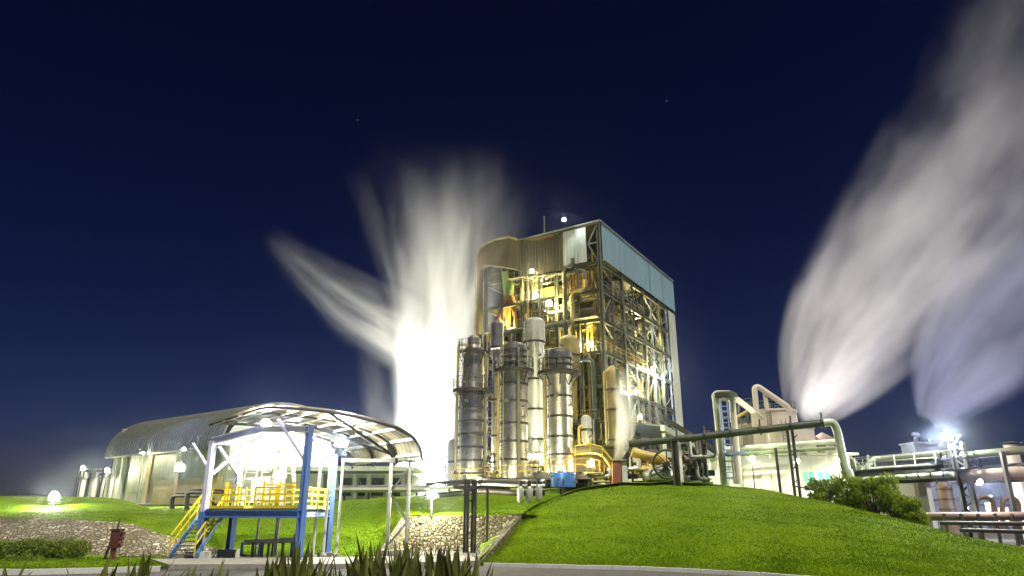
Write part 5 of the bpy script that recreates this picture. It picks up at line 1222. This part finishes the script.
# ------------------------------------------------------------------ night air
hz = MB().box((0, 60, 34), (300, 170, 70)).build('haze', 'hill', None, False); hz['kind'] = 'stuff'
hm = bpy.data.materials.new('night_haze'); hm.use_nodes = True; nt = hm.node_tree; nt.nodes.remove(nt.nodes['Principled BSDF'])
pv = nt.nodes.new('ShaderNodeVolumePrincipled'); pv.inputs['Color'].default_value = (.62, .72, 1, 1); pv.inputs['Density'].default_value = .00036; pv.inputs['Anisotropy'].default_value = .972
nt.links.new(pv.outputs[0], nt.nodes['Material Output'].inputs['Volume']); hz.data.materials.clear(); hz.data.materials.append(hm)

# ------------------------------------------------------------------ sky, moonlight, camera response
wd = bpy.data.worlds.new('World'); SC.world = wd; wd.use_nodes = True; nt = wd.node_tree; N = nt.nodes; L = nt.links
sky = N.new('ShaderNodeTexSky'); sky.sky_type = 'NISHITA'; sky.sun_disc = False
SUN_EL, SUN_AZ = math.radians(62), math.radians(155)      # azimuth clockwise from +Y
sky.sun_elevation = SUN_EL; sky.sun_rotation = SUN_AZ; sky.ozone_density = 6; sky.dust_density = .6; sky.air_density = 1.
mx = N.new('ShaderNodeMix'); mx.data_type = 'RGBA'; mx.blend_type = 'MULTIPLY'; mx.inputs[0].default_value = 1; gm = N.new('ShaderNodeGamma'); gm.inputs[1].default_value = 1.8; L.new(sky.outputs[0], gm.inputs[0]); L.new(gm.outputs[0], mx.inputs[6]); mx.inputs[7].default_value = (.85, .6, 1, 1)
bg = N['Background']; bg.inputs[1].default_value = .00072
# faint stars
tc = N.new('ShaderNodeTexCoord'); vo = N.new('ShaderNodeTexVoronoi'); vo.inputs['Scale'].default_value = 42; L.new(tc.outputs['Generated'], vo.inputs['Vector'])
mr = N.new('ShaderNodeMapRange'); mr.interpolation_type = 'SMOOTHSTEP'; L.new(vo.outputs['Distance'], mr.inputs[0]); mr.inputs[1].default_value = .05; mr.inputs[2].default_value = .015
sc_ = N.new('ShaderNodeSeparateColor'); L.new(vo.outputs['Color'], sc_.inputs[0])
pw = N.new('ShaderNodeMath'); pw.operation = 'POWER'; L.new(sc_.outputs[0], pw.inputs[0]); pw.inputs[1].default_value = 9
ms = N.new('ShaderNodeMath'); ms.operation = 'MULTIPLY'; L.new(mr.outputs[0], ms.inputs[0]); L.new(pw.outputs[0], ms.inputs[1])
ms2 = N.new('ShaderNodeMath'); ms2.operation = 'MULTIPLY'; L.new(ms.outputs[0], ms2.inputs[0]); ms2.inputs[1].default_value = 60
ad = N.new('ShaderNodeMix'); ad.data_type = 'RGBA'; ad.blend_type = 'ADD'; ad.inputs[0].default_value = 1; L.new(mx.outputs[2], ad.inputs[6]); L.new(ms2.outputs[0], ad.inputs[7])
L.new(ad.outputs[2], bg.inputs[0])
sl = bpy.data.lights.new('sun', 'SUN'); sl.energy = 1.2; sl.angle = math.radians(.5); sl.color = (1, .96, .86)
so = bpy.data.objects.new('sun', sl); COL.objects.link(so)
sd_ = Vector((math.sin(SUN_AZ) * math.cos(SUN_EL), math.cos(SUN_AZ) * math.cos(SUN_EL), math.sin(SUN_EL)))
so.rotation_euler = (-sd_).to_track_quat('-Z', 'Y').to_euler(); so.location = sd_ * 200
SC.view_settings.view_transform = 'Standard'; SC.view_settings.look = 'None'; SC.view_settings.exposure = 2.0; SC.view_settings.gamma = 1
SC.view_settings.use_curve_mapping = False
cy = SC.cycles
SC.render.engine = 'CYCLES'
cy.use_denoising = True; cy.denoiser = 'OPENIMAGEDENOISE'; cy.use_adaptive_sampling = True; cy.adaptive_threshold = .02
cy.max_bounces = 6; cy.diffuse_bounces = 3; cy.glossy_bounces = 3; cy.transmission_bounces = 3; cy.volume_bounces = 2; cy.transparent_max_bounces = 8
cy.sample_clamp_indirect = 4; cy.sample_clamp_direct = 0; cy.use_light_tree = True; cy.volume_step_rate = 2.; cy.volume_max_steps = 128
cy.caustics_reflective = False; cy.caustics_refractive = False
